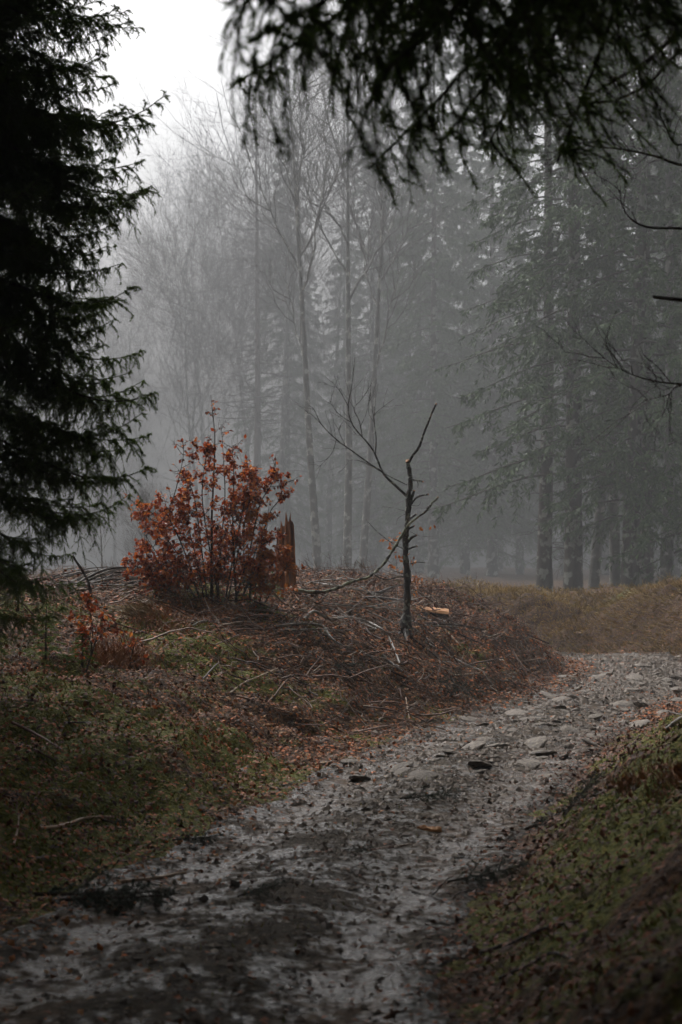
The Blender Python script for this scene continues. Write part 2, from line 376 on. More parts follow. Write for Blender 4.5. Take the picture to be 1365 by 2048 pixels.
f = np.vstack([np.stack([a, a + nx + 1, a + 1], 1), np.stack([a, a + nx, a + nx + 1], 1)])
if True:
    v0 = np.stack([PX, PY, PZ], -1).reshape(-1, 3)
    n0 = np.cross(v0[f[0, 1]] - v0[f[0, 0]], v0[f[0, 2]] - v0[f[0, 0]])
    if n0[2] < 0: f = f[:, ::-1]
lane = np.exp(-((np.abs(ac)[None] - .62) / .30) ** 2) + 0 * PX
acc = Acc(); acc.add(v0, f, (np.clip(lane + .5 * fbm(PX, PY, 83, 3), 0, 1) * (.55 + .45 * sst(8.5, 13, PY))).ravel())  # near end takes more dark humus, also putting foreground shade into the colour
def path_material():
    m = bpy.data.materials.new('wet_muddy_track'); m.use_nodes = True
    nt = m.node_tree; N = nt.nodes; Lk = nt.links; b = N['Principled BSDF']
    tc = N.new('ShaderNodeTexCoord')
    def noise(s, det=7, st=None):
        n = N.new('ShaderNodeTexNoise'); n.inputs['Scale'].default_value = s; n.inputs['Detail'].default_value = det; Lk.new(tc.outputs['Object'], n.inputs['Vector']); return n.outputs['Fac']
    def ramp(src, stops):
        r = N.new('ShaderNodeValToRGB')
        while len(r.color_ramp.elements) < len(stops): r.color_ramp.elements.new(.5)
        for e, (p, c) in zip(r.color_ramp.elements, stops): e.position = p; e.color = (*c, 1)
        Lk.new(src, r.inputs[0]); return r.outputs[0]
    at = N.new('ShaderNodeAttribute'); at.attribute_name = 'tint'
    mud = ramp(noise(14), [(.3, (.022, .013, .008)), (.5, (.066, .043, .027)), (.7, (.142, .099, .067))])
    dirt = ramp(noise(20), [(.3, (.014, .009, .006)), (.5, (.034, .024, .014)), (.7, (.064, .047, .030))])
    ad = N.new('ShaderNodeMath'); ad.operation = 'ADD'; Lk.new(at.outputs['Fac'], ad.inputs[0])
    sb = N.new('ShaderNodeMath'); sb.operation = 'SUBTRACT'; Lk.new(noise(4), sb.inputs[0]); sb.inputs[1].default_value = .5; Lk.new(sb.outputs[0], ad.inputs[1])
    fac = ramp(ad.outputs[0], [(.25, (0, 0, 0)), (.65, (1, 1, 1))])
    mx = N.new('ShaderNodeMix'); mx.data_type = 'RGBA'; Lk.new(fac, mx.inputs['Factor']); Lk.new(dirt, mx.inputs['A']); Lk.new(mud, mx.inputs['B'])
    Lk.new(mx.outputs['Result'], b.inputs['Base Color'])
    wet = N.new('ShaderNodeMath'); wet.operation = 'MULTIPLY_ADD'; Lk.new(at.outputs['Fac'], wet.inputs[0]); wet.inputs[1].default_value = .22; 
    w2 = N.new('ShaderNodeMath'); w2.operation = 'MULTIPLY_ADD'; Lk.new(noise(13, 9), w2.inputs[0]); w2.inputs[1].default_value = .85; Lk.new(noise(2.4, 8), w2.inputs[2])
    w3 = N.new('ShaderNodeMath'); w3.operation = 'SUBTRACT'; Lk.new(w2.outputs[0], w3.inputs[0]); w3.inputs[1].default_value = .425; Lk.new(w3.outputs[0], wet.inputs[2])
    rr = ramp(wet.outputs[0], [(.49, (.80, .80, .80)), (.62, (.44, .44, .44)), (.72, (.14, .14, .14))]); Lk.new(rr, b.inputs['Roughness'])
    sp_ = ramp(wet.outputs[0], [(.49, (.10, .10, .10)), (.69, (.48, .48, .48))]); Lk.new(sp_, b.inputs['Specular IOR Level'])
    bp = N.new('ShaderNodeBump'); bp.inputs['Strength'].default_value = .7; bp.inputs['Distance'].default_value = .025; Lk.new(noise(38, 9), bp.inputs['Height']); Lk.new(bp.outputs[0], b.inputs['Normal'])
    return m
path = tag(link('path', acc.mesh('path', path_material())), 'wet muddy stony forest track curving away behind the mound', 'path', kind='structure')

# ------------------------------------------------------------------ stones of the track
import bmesh
def rock_mesh(name, seed, sub=2, flat=.45):
    g = rg(seed); bm = bmesh.new(); bmesh.ops.create_icosphere(bm, subdivisions=sub, radius=1)
    off = g.random(3) * 20; pl_ = nrm(g.normal(0, 1, (7, 3))); cut = .62 + .25 * g.random(7)
    for v in bm.verts:
        p = np.array(v.co)
        for n_, c_ in zip(pl_, cut):
            e = p @ n_ - c_
            if e > 0: p = p - n_ * e * .85
        p = p * (1 + .18 * fbm(np.array(p[0] * 2 + off[0]), np.array(p[1] * 2 + p[2] + off[1]), seed, 2))
        v.co = (p[0] * 1.0, p[1] * .75, p[2] * flat)
    me = bpy.data.meshes.new(name); bm.to_mesh(me); bm.free()
    for p in me.polygons: p.use_smooth = False
    me.materials.append(M['stone']); return me
rocks = [rock_mesh('stone', 100 + k, 2, .35 + .1 * (k % 3)) for k in range(7)]
g = rg(5)
n_st = 0; spots = []
while n_st < 285:
    y = 6.5 + 20 * g.random() ** .8; t = np.interp(y, PATH[:40, 1], np.arange(40))
    cx_ = np.interp(y, PATH[:50, 1], PATH[:50, 0]); x = cx_ + np.clip(g.normal(.05, .5), -1.05, 1.15) * (.85 + .018 * y)
    dens = .12 + .88 * sst(10.5, 13.5, y) * (1 - .5 * sst(20, 25, y))
    if g.random() > dens: continue
    sz = (.040 + .13 * g.random() ** 2.4) * (.8 + .02 * y)
    if y < 12.5: sz = min(sz, .045)
    if any((x - a_) ** 2 + (y - b_) ** 2 < ((sz + c_) * .8) ** 2 for a_, b_, c_ in spots): continue
    spots.append((x, y, sz)); n_st += 1
    link('stone', rocks[int(g.integers(7))], path, (x, y, float(hq(x, y)) + sz * .09), (g.normal(0, .2), g.normal(0, .2), g.random() * 6.3), (sz * (.8 + .6 * g.random()), sz, sz * (.35 + .45 * g.random())))
# gravel: octahedral chips
acc = Acc(); n = 30000
y = 5.2 + 24 * g.random(n) ** 1.1; cx_ = np.interp(y, PATH[:50, 1], PATH[:50, 0]); x = cx_ + np.clip(g.normal(0, .62, n), -1.5, 1.5)
keep = g.random(n) < .6 + .4 * sst(10, 14, y); x, y = x[keep], y[keep]; n = len(x)
sz = (.006 + .016 * g.random(n) ** 2 + .032 * g.random(n) ** 9) * (.30 + .055 * y)
o6 = np.array([[1, 0, 0], [0, 1, 0], [-1, 0, 0], [0, -1, 0], [0, 0, .55], [0, 0, -.4]], float)
f8 = np.array([[0, 1, 4], [1, 2, 4], [2, 3, 4], [3, 0, 4]])
rot = g.random(n) * 6.28; V = o6[None] * (.6 + .8 * g.random((n, 6, 1))) * sz[:, None, None]
cr, sr = np.cos(rot)[:, None], np.sin(rot)[:, None]
V = np.stack([V[..., 0] * cr - V[..., 1] * sr, V[..., 0] * sr + V[..., 1] * cr, V[..., 2]], -1) + np.stack([x, y, hq(x, y) + .014], -1)[:, None]
acc.add(V.reshape(-1, 3), (f8[None] + 6 * np.arange(n)[:, None, None]).reshape(-1, 3), np.repeat(g.random(n), 6))
tag(link('gravel', acc.mesh('gravel', M['gravel'], False)), 'small wet gravel chips strewn over the track', 'gravel', kind='stuff')

# ------------------------------------------------------------------ ground cover
def scatter(n, seed, y0=3.3, y1=32.0, pw=1.0):
    g = rg(seed); y = y0 + (y1 - y0) * g.random(n) ** pw
    hw = .235 * y + .9; x = (g.random(n) * 2 - 1) * hw
    return x, y, bil(DG, x, y), bil(SG, x, y), g
x, y, d, s, g = scatter(175000, 7, pw=.95)
mk = moss_mask(x, y, d, s)
p = sst(.5, 1.35, d) * (.97 - .30 * sst(.4, .75, mk)) * np.where((s < 0) & (y < 17), .34, 1) + .06
p = p + .5 * np.exp(-((d - 1.25) / .35) ** 2) * (s < 0)
p = p * np.where((s < 0) & (y > 22), .06, 1)
k = g.random(len(x)) < p; x, y = x[k], y[k]; n = len(x)
nn = gnormal(x, y); dr = nrm(np.cross(nn, g.normal(0, 1, (n, 3))) + nn * g.normal(.12, .22, (n, 1)))
sd = nrm(np.cross(nn + g.normal(0, .3, (n, 3)), dr))
L = (.028 + .030 * g.random(n)) * (.75 + .018 * y)
acc = Acc(); blades(acc, np.stack([x, y, hq(x, y) + .006 + .02 * g.random(n) + .10 * g.random(n) ** 2 * sst(16.5, 19, y) * (bil(SG, x, y) > 0)], -1), dr, sd, L, L * (.22 + .16 * g.random(n)), g, np.clip((g.random(n) ** 1.3 + .25 * fbm(x, y, 91)) * np.where((bil(SG, x, y) < 0) & (y < 17), .42, 1), 0, 1), bend=.16)  # right-bank leaf tints cut low: dark wet litter plus painted deep shade
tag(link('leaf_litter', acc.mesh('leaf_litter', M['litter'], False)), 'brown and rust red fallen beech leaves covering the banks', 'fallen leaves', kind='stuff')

x, y, d, s, g = scatter(150000, 8, y1=38.0, pw=.9)
mk = moss_mask(x, y, d, s)
p = sst(1.0, 1.5, d) * (.05 + .95 * sst(.40, .65, mk)) + .06 * np.exp(-(d / .35) ** 2) * (y < 13)
p = np.maximum(p, np.where((s < 0) & (y > 22), .9 * sst(1.1, 1.6, d), 0))
k = g.random(len(x)) < p; x, y, d, s, mk = x[k], y[k], d[k], s[k], mk[k]; n = len(x)
nn = gnormal(x, y); dr = nrm(nn * .55 + np.array([0, 0, .45]) + g.normal(0, .55, (n, 3))); sd = nrm(np.cross(dr, g.normal(0, 1, (n, 3))))
far = (s < 0) & (y > 22)
L = (.025 + .055 * g.random(n) ** 2) * np.where(far, 1.7, 1.0); L = np.where((s < 0) & ~far, L * .75, L)
tint = np.clip(.28 + .45 * g.random(n) - .5 * (mk - .6) + .3 * fbm(x * .8, y * .8, 95) + np.where(far, .45, 0) - np.where((s < 0) & ~far, .22, 0), 0, 1)  # right-bank blades greener and darker, with the bank's shade put into the tint
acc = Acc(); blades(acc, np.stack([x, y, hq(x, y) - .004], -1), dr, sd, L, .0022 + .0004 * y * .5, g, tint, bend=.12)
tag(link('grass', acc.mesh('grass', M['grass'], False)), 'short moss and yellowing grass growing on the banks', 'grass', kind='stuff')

g = rg(18); n = 110000
y = 24 + 16 * g.random(n); x = -3 + 14 * g.random(n); d = bil(DG, x, y); s = bil(SG, x, y)
k = (s < 0) & (d > 1.15) & (d < 5.5) & (g.random(n) < .25 + .75 * sst(-.25, .15, fbm(x * 1.3, y * 1.3, 61, 3))) & (np.abs(x) < .22 * y + 1); x, y = x[k], y[k]; n = len(x)
nn = gnormal(x, y, .2); dr = nrm(nn * .5 + np.stack([nn[:, 0], nn[:, 1], 0 * x], -1) * 1.2 + np.array([-.2, -.1, .0]) + g.normal(0, .35, (n, 3))); sd = nrm(np.cross(dr, g.normal(0, 1, (n, 3))))
acc = Acc(); blades(acc, np.stack([x, y, hq(x, y) - .01], -1), dr, sd, .07 + .20 * g.random(n) ** 1.5, .006, g, np.clip(g.random(n) + .8 * fbm(x * .9, y * .9, 63, 2), 0, 1), bend=.12)
tag(link('dry_grass', acc.mesh('dry_grass', M['bank_grass'], False)), 'flattened tan dry grass hanging down the far bank', 'grass', kind='stuff')

# loose brushwood: thin cut twigs lying all over the mound
g = rg(9); n = 4600
y = 15.5 + 11 * g.random(n) ** .8; x = -5.5 + 9.3 * g.random(n)
d = bil(DG, x, y); s = bil(SG, x, y)
cl = sst(-.12, .3, fbm(x * .5, y * .5, 13, 2) + .42 * sst(17.5, 20.5, y) + .10 * sst(-1.5, 1, x) - .12)
k = (s > 0) & (d > 1.0) & (g.random(n) < cl); x, y = x[k], y[k]; n = len(x)
nn = gnormal(x, y); a_ = g.random(n) * np.pi
dr = nrm(np.stack([np.cos(a_), .6 * np.sin(a_), g.normal(.12, .22, n)], -1)); dr = nrm(dr - nn * (dr * nn).sum(1, keepdims=True) * .85 + nn * np.abs(g.normal(0, .16, (n, 1))))
L = .15 + .75 * g.random(n) ** 1.6
t = np.linspace(-.5, .5, 5)[None, :, None]
C = np.stack([x, y, hq(x, y) + .02 + .16 * g.random(n) ** 2.5], -1)[:, None, :] + dr[:, None] * t * L[:, None, None]
C[:, :, 2] += (t[..., 0] ** 2 - .1) * (g.normal(0, .25, n) * L)[:, None]
C += g.normal(0, .018, C.shape)
C[:, :, 2] = np.maximum(C[:, :, 2], hq(C[:, :, 0], C[:, :, 1]) + .004)
r_ = (.003 + .009 * g.random(n) ** 2.5)[:, None] * np.linspace(1.2, .6, 5)[None]
v, f = tubes(C, r_, 3); acc = Acc(); acc.add(v, f, np.repeat(g.random(n), 15))
# upright sprigs fringing the crest
n = 700; y = 20.5 + 5.5 * g.random(n); x = -5 + 8 * g.random(n); d = bil(DG, x, y); k = (bil(SG, x, y) > 0) & (d > 1.4) & (g.random(n) < .35 + .65 * sst(-1, 1, x)); x, y = x[k], y[k]; n = len(x)
L = .15 + .35 * g.random(n) ** 1.5
C0 = np.stack([x, y, hq(x, y)], -1); dr = nrm(np.stack([g.normal(0, .5, n), g.normal(0, .4, n), np.full(n, .8)], -1))
C = C0[:, None] + dr[:, None] * (np.linspace(0, 1, 5)[None, :, None] * L[:, None, None]) + np.cumsum(g.normal(0, .012, (n, 5, 3)), 1)
v, f = tubes(C, (.0045 * np.linspace(1, .4, 5))[None] * np.ones((n, 1)), 3); acc.add(v, f, np.repeat(g.random(n) * .6, 15))
per = 4; q, T, idx, tt = pts_on(C, per, g, .3, .95)
C2 = q[:, None] + nrm(T + g.normal(0, .7, T.shape))[:, None] * (np.linspace(0, 1, 3)[None, :, None] * (.05 + .14 * g.random(len(q)))[:, None, None])
v, f = tubes(C2, (.0028 * np.linspace(1, .4, 3))[None] * np.ones((len(q), 1)), 3); acc.add(v, f, np.repeat(g.random(len(q)) * .6, 9))
tag(link('brushwood', acc.mesh('brushwood', M['brush'])), 'thin felled twigs strewn thickly across the mound', 'brushwood', kind='stuff')

# ------------------------------------------------------------------ spruce boughs (needle by needle)
def bough(L, seed, sag=.25, hang=.5, lift=.12, dens=1.0, nw=.0012, name='bough', needle='needle', nl=.016, sp=.05, l2max=.62, spread=.40, ang2=58, tsp=.028, t3a=.045, t3b=.105):
    g = rg(seed); acc = Acc()
    s = np.linspace(0, 1, 12)
    ax = np.stack([s * L, .04 * L * np.sin(s * 3 + g.random() * 6) * s, L * (.10 * s - sag * s ** 1.6 + lift * 1.6 * s ** 4)], -1)[None]
    r0 = .006 + .0055 * L
    v, f = tubes(ax, np.linspace(r0, .0022, 12)[None], 5); acc.add(v, f, .5, 0)
    n2 = int(L / sp); t2 = np.linspace(.10, .985, n2) + g.normal(0, .006, n2)
    t2 = np.clip(np.concatenate([t2, t2 + .01]), 0.05, .99); sgn = np.concatenate([np.zeros(n2), np.full(n2, np.pi)])
    l2 = (spread * L * (1 - t2) ** .55 * np.minimum(1, .35 + 2.2 * t2) + .06) * (.55 + .65 * g.random(len(t2)))
    l2 = np.minimum(l2, l2max)
    az = sgn + g.normal(0, .35, len(t2))
    C2 = sprout(ax, np.zeros(len(t2), int), t2, R(ang2) + g.normal(0, .14, len(t2)), l2, 7, 0, g, .10, az, hang * (.5 + .9 * g.random(len(t2))[:, None]))
    v, f = tubes(C2, np.linspace(.0028, .0011, 7)[None] * np.ones((len(t2), 1)), 3); acc.add(v, f, .5, 0)
    per = np.maximum(2, (l2 / tsp).astype(int)); idx = np.repeat(np.arange(len(t2)), per)
    t3 = np.clip(.12 + .86 * g.random(len(idx)), 0, .99)
    l3 = (t3a + t3b * g.random(len(idx))) * (1.15 - .6 * t3) * np.clip(l2[idx] / .28, .5, 1.25)
    az3 = np.where(g.random(len(idx)) < .5, 0, np.pi) + g.normal(0, .6, len(idx))
    C3 = sprout(C2, idx, t3, R(46) + g.normal(0, .16, len(idx)), l3, 4, 0, g, .08, az3, hang * .7)
    v, f = tubes(C3, np.linspace(.0018, .0009, 4)[None] * np.ones((len(idx), 1)), 3); acc.add(v, f, .5, 0)
    for C, ln_, lo in ((C3, l3, .02), (C2, l2, .15)):
        per = np.maximum(3, (ln_ / .0032 * dens).astype(int)); ii = np.repeat(np.arange(len(C)), per)
        t = lo + (1 - lo) * g.random(len(ii)); K = C.shape[1]
        x = t * (K - 1); k = np.minimum(x.astype(int), K - 2); fr = (x - k)[:, None]
        needles(acc, C[ii, k] * (1 - fr) + C[ii, k + 1] * fr, nrm(C[ii, k + 1] - C[ii, k]), g, nl, nw)
    q, T, _, _ = pts_on(ax, int(L * .5 / .003 * dens), g, .55, 1.0); needles(acc, q, T, g, nl, nw)
    me = acc.mesh(name, [M['twig'], M[needle]], False)
    return me, ax[0, -1].copy()
def place(me, tip_local, base, tip, parent, origin, roll=0.0, name='bough'):
    b = Vector(base); d = Vector(tip) - b
    h = math.hypot(d.x, d.y); pitch = math.atan2(d.z, h) - math.atan2(tip_local[2], math.hypot(tip_local[0], tip_local[1]))
    yaw = math.atan2(d.y, d.x) - math.atan2(tip_local[1], tip_local[0])
    rm = Matrix.Rotation(yaw, 4, 'Z') @ Matrix.Rotation(-pitch, 4, 'Y') @ Matrix.Rotation(roll, 4, 'X')
    return link(name, me, parent, b - Vector(origin), rm.to_euler(), d.length / float(np.linalg.norm(tip_local)))
BV = [bough(1.4, 200 + k, sag=.14 + .10 * (k % 3), hang=.40 + .25 * (k % 2), lift=.14 + .07 * (k % 3), dens=1.9, nl=.021, nw=.0019, l2max=.5, sp=.066, tsp=.038, t3a=.06, t3b=.09) for k in range(6)]

# spruce at the left edge
g = rg(31)
TX, TY = -2.78, 12.0; TZ = float(hq(TX, TY)) - .05
sp = thing('spruce_tree', 'large dark green spruce filling the photo edge beside the red bush', 'tree', (TX, TY, TZ))
acc = Acc(); add_tube(acc, [(0, 0, 0), (.04, 0, 3.5), (0, .05, 8), (.05, 0, 13.5)], .17, .02, 10, 26, wob=.04, seed=3)
link('trunk', acc.mesh('trunk', M['bark']), sp)
def trunk_at(z): return (TX, TY, z)
hero = [(250, 22, 12.0), (212, 112, 11.8), (334, 190, 11.9), (296, 245, 12.2), (232, 300, 12.3), (306, 372, 11.8), (302, 385, 12.3), (240, 440, 12.0), (232, 492, 12.2), (165, 540, 11.6),
        (275, 575, 11.7), (235, 640, 11.9), (205, 690, 12.2), (314, 788, 11.7), (262, 745, 12.2), (298, 862, 12.0), (302, 936, 11.7), (262, 985, 12.1), (172, 1036, 11.6),
        (150, 1105, 12.0), (120, 1060, 11.7), (165, 1165, 12.3), (128, 1215, 11.8), (90, 1150, 11.5), (275, 55, 12.2), (232, 160, 12.1), (262, 225, 11.7), (285, 320, 12.2), (262, 410, 12.1), (248, 528, 12.0), (236, 600, 12.2), (286, 700, 12.1), (284, 825, 11.8), (246, 900, 12.2), (222, 955, 11.8), (290, 760, 12.2), (205, 1008, 12.1), (180, 460, 11.7), (190, 660, 11.7), (200, 860, 11.6)]
for k, (u, v, yy) in enumerate(hero):
    tip = P3(u, v, yy); reach = math.hypot(tip[0] - TX, tip[1] - TY)
    rise = [.22, .30, .12, .38, .45][k % 5] * reach
    base = (TX + .05, TY, max(TZ + .5, tip[2] + rise - .12))
    me, tl = BV[k % 6]
    place(me, tl, base, tip, sp, (TX, TY, TZ), g.normal(0, .2))
for k in range(230):
    z = .5 + 6.8 * (k / 230.0) + g.normal(0, .06)
    a_ = k * 2.4 + g.normal(0, .3)
    if (z < 2.2 and k % 3) or (z < 3.6 and k % 2) or k % 5 == 0: continue
    ln_ = (1.02 if z > 1.1 else .8) * (1.0 + .45 * g.random())
    if math.cos(a_) > .3: ln_ = min(ln_, .98 + .14 * g.random() if z > 2.0 else .78)
    me, tl = BV[int(g.integers(6))]
    base = np.array([TX, TY, TZ + z + .2]); tip = base + np.array([math.cos(a_) * ln_, math.sin(a_) * ln_, -.30 * ln_ + g.normal(0, .1)])
    place(me, tl, base, tip, sp, (TX, TY, TZ), g.normal(0, .25))

for k in range(80):
    z = 7.2 + 6.0 * (k / 80.0); a_ = k * 2.4 + g.normal(0, .3); ln_ = (1.7 * (1 - (z - 7.2) / 6.6) + .2) * (.8 + .35 * g.random())
    me, tl = BV[int(g.integers(6))]
    base = np.array([TX, TY, TZ + z]); tip = base + np.array([math.cos(a_) * ln_, math.sin(a_) * ln_, -.22 * ln_])
    place(me, tl, base, tip, sp, (TX, TY, TZ), g.normal(0, .25))

# spruce whose boughs hang across the top of the picture (its trunk stands out of frame on the bank)
TX2, TY2 = 2.75, 6.6; TZ2 = float(hq(TX2, TY2)) - .05
sp2 = thing('spruce_tree', 'spruce with long drooping boughs hanging dark across the top', 'tree', (TX2, TY2, TZ2))
acc = Acc(); add_tube(acc, [(0, 0, 0), (.03, 0, 4), (0, .05, 9), (.05, 0, 15)], .22, .03, 10, 26, wob=.04, seed=4)
link('trunk', acc.mesh('trunk', M['bark']), sp2)
OV = [bough(2.9, 300 + k, sag=.16 + .05 * k, hang=.85, lift=.05, dens=1.7, nw=.0019, nl=.021, sp=.075, l2max=.34, spread=.17, ang2=52, tsp=.045, t3a=.05, t3b=.08) for k in range(3)]
over = [(462, 220, 6.0, 3.0, 0), (738, 372, 6.3, 3.2, 1), (428, 70, 3.7, 3.4, 2), (520, 150, 4.0, 3.4, 0), (815, 190, 3.7, 3.6, 1), (1100, 372, 6.6, 5.6, 2), (600, 110, 4.9, 3.2, 1),
        (880, 330, 6.2, 4.0, 0), (1000, 340, 6.5, 4.8, 1), (700, 160, 5.4, 3.2, 2), (930, 190, 5.0, 4.2, 0), (800, 90, 5.6, 3.2, 2), (1060, 180, 5.9, 5.0, 0)]
for k, (u, v, yy, rise, vi) in enumerate(over):
    tip = P3(u, v - 40, yy); base = (TX2, TY2, tip[2] + rise)
    place(*OV[vi], base, tip, sp2, (TX2, TY2, TZ2), rg(k).normal(0, .15))
g = rg(33)
for k in range(46):
    z = 6.8 + 6.5 * k / 46; a_ = k * 2.4; ln_ = 2.9 * (1 - (z - 5) / 12)
    me, tl = OV[k % 3]; base = np.array([TX2, TY2, TZ2 + z]); tip = base + np.array([math.cos(a_) * ln_, math.sin(a_) * ln_, -.35 * ln_])
    place(me, tl, base, tip, sp2, (TX2, TY2, TZ2), g.normal(0, .2))

# ------------------------------------------------------------------ bare beech reaching in from the right
BX, BY = 3.05, 9.2; BZ = float(hq(BX, BY)) - .05
bb = thing('beech_tree', 'bare dark beech reaching thin leafless branches in below the boughs', 'tree', (BX, BY, BZ))
acc = Acc(); add_tube(acc, [(0, 0, 0), (.05, 0, 2), (0, .05, 4.5), (.1, 0, 9)], .10, .03, 9, 20, wob=.05, seed=5)
link('trunk', acc.mesh('trunk', M['darktwig']), bb)
limbs = [([(1730, -120), (1500, -20), (1365, 60), (1300, 118), (1240, 155), (1180, 195), (1112, 268)], .020, .004, 10),
         ([(1730, 30), (1480, 60), (1365, 100), (1300, 165), (1230, 200), (1165, 212), (1110, 262)], .012, .003, 7),
         ([(1730, 330), (1500, 345), (1365, 330), (1310, 312), (1240, 298), (1180, 292), (1125, 272)], .009, .002, 5),
         ([(1730, 440), (1480, 470), (1365, 457), (1300, 455), (1262, 438), (1243, 405), (1241, 372)], .009, .002, 2),
         ([(1730, 620), (1450, 606), (1365, 600), (1335, 597), (1310, 594)], .012, .010, 0),
         ([(1730, 800), (1480, 770), (1365, 768), (1300, 760), (1240, 738), (1190, 700)], .007, .0015, 6),
         ([(1730, 840), (1450, 800), (1365, 770), (1335, 790), (1290, 800)], .006, .0015, 5),
         ([(1730, 200), (1470, 230), (1365, 290), (1330, 250), (1300, 170), (1280, 60)], .007, .002, 8)]
for k, (pp, r0, r1, sub) in enumerate(limbs):
    g = rg(400 + k); acc = Acc()
    dep = np.linspace(BY, BY - .2 + .5 * g.random(), len(pp))
    C = [P3(u, v, Yv) - np.array([BX, BY, BZ]) for (u, v), Yv in zip(pp, dep)]
    C[0] = np.array([0.04, 0, C[0][2]])
    C = add_tube(acc, C, r0 * 1.3, r1, 6, 24, cap=0, wob=.06, seed=k)
    if sub:
        t = .45 + .53 * g.random(sub * 2); ch = sprout(C[None], np.zeros(len(t), int), t, R(40) + g.normal(0, .2, len(t)), .12 + .35 * g.random(len(t)), 7, .05, g, .22)
        v, f = tubes(ch, np.linspace(.0030, .0012, 7)[None] * np.ones((len(t), 1)), 4); acc.add(v, f)
        i2 = np.repeat(np.arange(len(t)), 2); t2 = .3 + .6 * g.random(len(i2)); ch2 = sprout(ch, i2, t2, R(40) + g.normal(0, .2, len(i2)), .06 + .14 * g.random(len(i2)), 5, .05, g, .25)
        v, f = tubes(ch2, np.linspace(.0018, .001, 5)[None] * np.ones((len(i2), 1)), 3); acc.add(v, f)
    link('branch', acc.mesh('branch', M['darktwig']), bb)

# ------------------------------------------------------------------ broken young beech on the mound
SY = 20.6
def c7(x, y): return (550 + x / 3.4125, 700 + y / 3.4125)
base = G(812, 1262); SY = float(base[1])
sn = thing('broken_beech', 'broken young beech with snapped stubs and one fan of bare twigs', 'tree', base)
def S(pts, dy=0.0, dy1=None):
    n = len(pts); dys = np.linspace(dy, dy if dy1 is None else dy1, n)
    return [P3(*c7(*p), SY + q) - base for p, q in zip(pts, dys)]
px = SY / F
acc = Acc(); add_tube(acc, S([(885, 1990), (890, 1900), (905, 1700), (900, 1500), (890, 1300), (908, 1150), (915, 1000), (926, 880), (908, 765)]), 8.6 * px, 4.2 * px, 10, 56, wob=.20, seed=8, cap=1)
add_tube(acc, S([(905, 790), (940, 720), (985, 660), (1020, 560), (1060, 460), (1085, 400), (1100, 370)], 0, -.12), 3.0 * px, 1.7 * px, 7, 18, cap=1, wob=.10, seed=9)
add_tube(acc, S([(882, 2000), (888, 1930), (893, 1860), (898, 1790)]), 17 * px, 9.2 * px, 10, 10, wob=.14, seed=18)
for q_, (dx_, dy_) in enumerate([(-70, -.12), (60, -.15), (20, -.3), (-30, .2), (80, .1)]):
    add_tube(acc, [S([(890, 1890)])[0], S([(890 + dx_ * .5, 1945)], dy_ * .5)[0], S([(890 + dx_, 2000)], dy_)[0]], 8 * px, 3 * px, 6, 8, wob=.15, seed=30 + q_)
link('trunk', acc.mesh('trunk', [M['snag'], M['torn']]), sn)
br = [([(900, 995), (830, 930), (740, 840), (690, 720), (640, 640), (530, 510), (500, 380), (525, 260), (548, 50)], 3.0, .55, 0, .25),
      ([(742, 835), (640, 770), (530, 690), (420, 610), (320, 510), (270, 410), (235, 378)], 1.9, .5, .08, .5),
      ([(688, 710), (692, 600), (680, 500), (682, 440), (750, 380), (812, 335)], 1.3, .45, .1, -.1),
      ([(600, 600), (575, 480), (540, 400), (590, 340), (665, 225)], 1.1, .4, .1, .2),
      ([(530, 500), (430, 430), (370, 340)], 1.0, .4, .15, .4), ([(505, 390), (450, 290), (395, 218)], .9, .4, .15, .0),
      ([(420, 615), (385, 710), (280, 822)], .9, .4, .3, .1), ([(900, 920), (760, 850), (600, 762), (488, 750)], 1.1, .4, 0, -.4),
      ([(585, 520), (625, 430), (650, 290)], .8, .4, .12, .3), ([(680, 500), (640, 420), (655, 280)], .8, .35, .1, .35), ([(320, 510), (250, 440), (200, 430)], .7, .3, .4, .5),
      ([(480, 650), (440, 560), (445, 520)], .7, .3, .2, .1), ([(560, 580), (470, 480), (380, 420)], .7, .3, .1, .5)]
tw = Acc(); g = rg(41)
for k, (pp, r0, r1, d0, d1) in enumerate(br):
    acc = Acc(); C = add_tube(acc, S(pp, d0, d1), r0 * px, r1 * px, 5, 22, wob=.08, seed=50 + k)
    nt_ = 7 if k < 4 else 4
    t = .35 + .6 * g.random(nt_); ch = sprout(C[None], np.zeros(nt_, int), t, R(35) + g.normal(0, .15, nt_), .10 + .28 * g.random(nt_), 6, .10, g, .18)
    v, f = tubes(ch, np.linspace(.45, .25, 6)[None] * px * np.ones((nt_, 1)), 3); acc.add(v, f)
    link('branch', acc.mesh('branch', M['snag']), sn)
stubs = [([(930, 885), (970, 888), (1010, 898)], 2.2, 1.9), ([(915, 1060), (935, 1010), (950, 962)], 3.4, 2.6), ([(920, 1065), (970, 1005), (1045, 985)], 2.6, 1.8), ([(905, 1170), (930, 1145), (962, 1122)], 2.6, 2.0),
         ([(905, 1225), (930, 1212), (952, 1200)], 2.2, 1.8), ([(905, 1312), (930, 1285), (966, 1264)], 3.2, 2.4), ([(915, 1358), (940, 1346), (966, 1340)], 2.4, 2.2), ([(925, 1460), (970, 1448), (1026, 1452)], 1.3, .8),
         ([(890, 1552), (840, 1545), (760, 1570), (680, 1533)], 2.0, 1.2), ([(872, 1355), (790, 1310), (700, 1240), (620, 1155)], 1.1, .5), ([(885, 1530), (800, 1500), (785, 1465)], .9, .4), ([(970, 890), (978, 915), (975, 940)], .8, .5),
         ([(925, 1240), (990, 1270), (1080, 1275)], .6, .3), ([(890, 1120), (840, 1150), (832, 1190)], .7, .3), ([(890, 1100), (820, 1080), (740, 1070)], .6, .3), ([(925, 1060), (985, 1060), (1000, 1000)], .7, .3)]
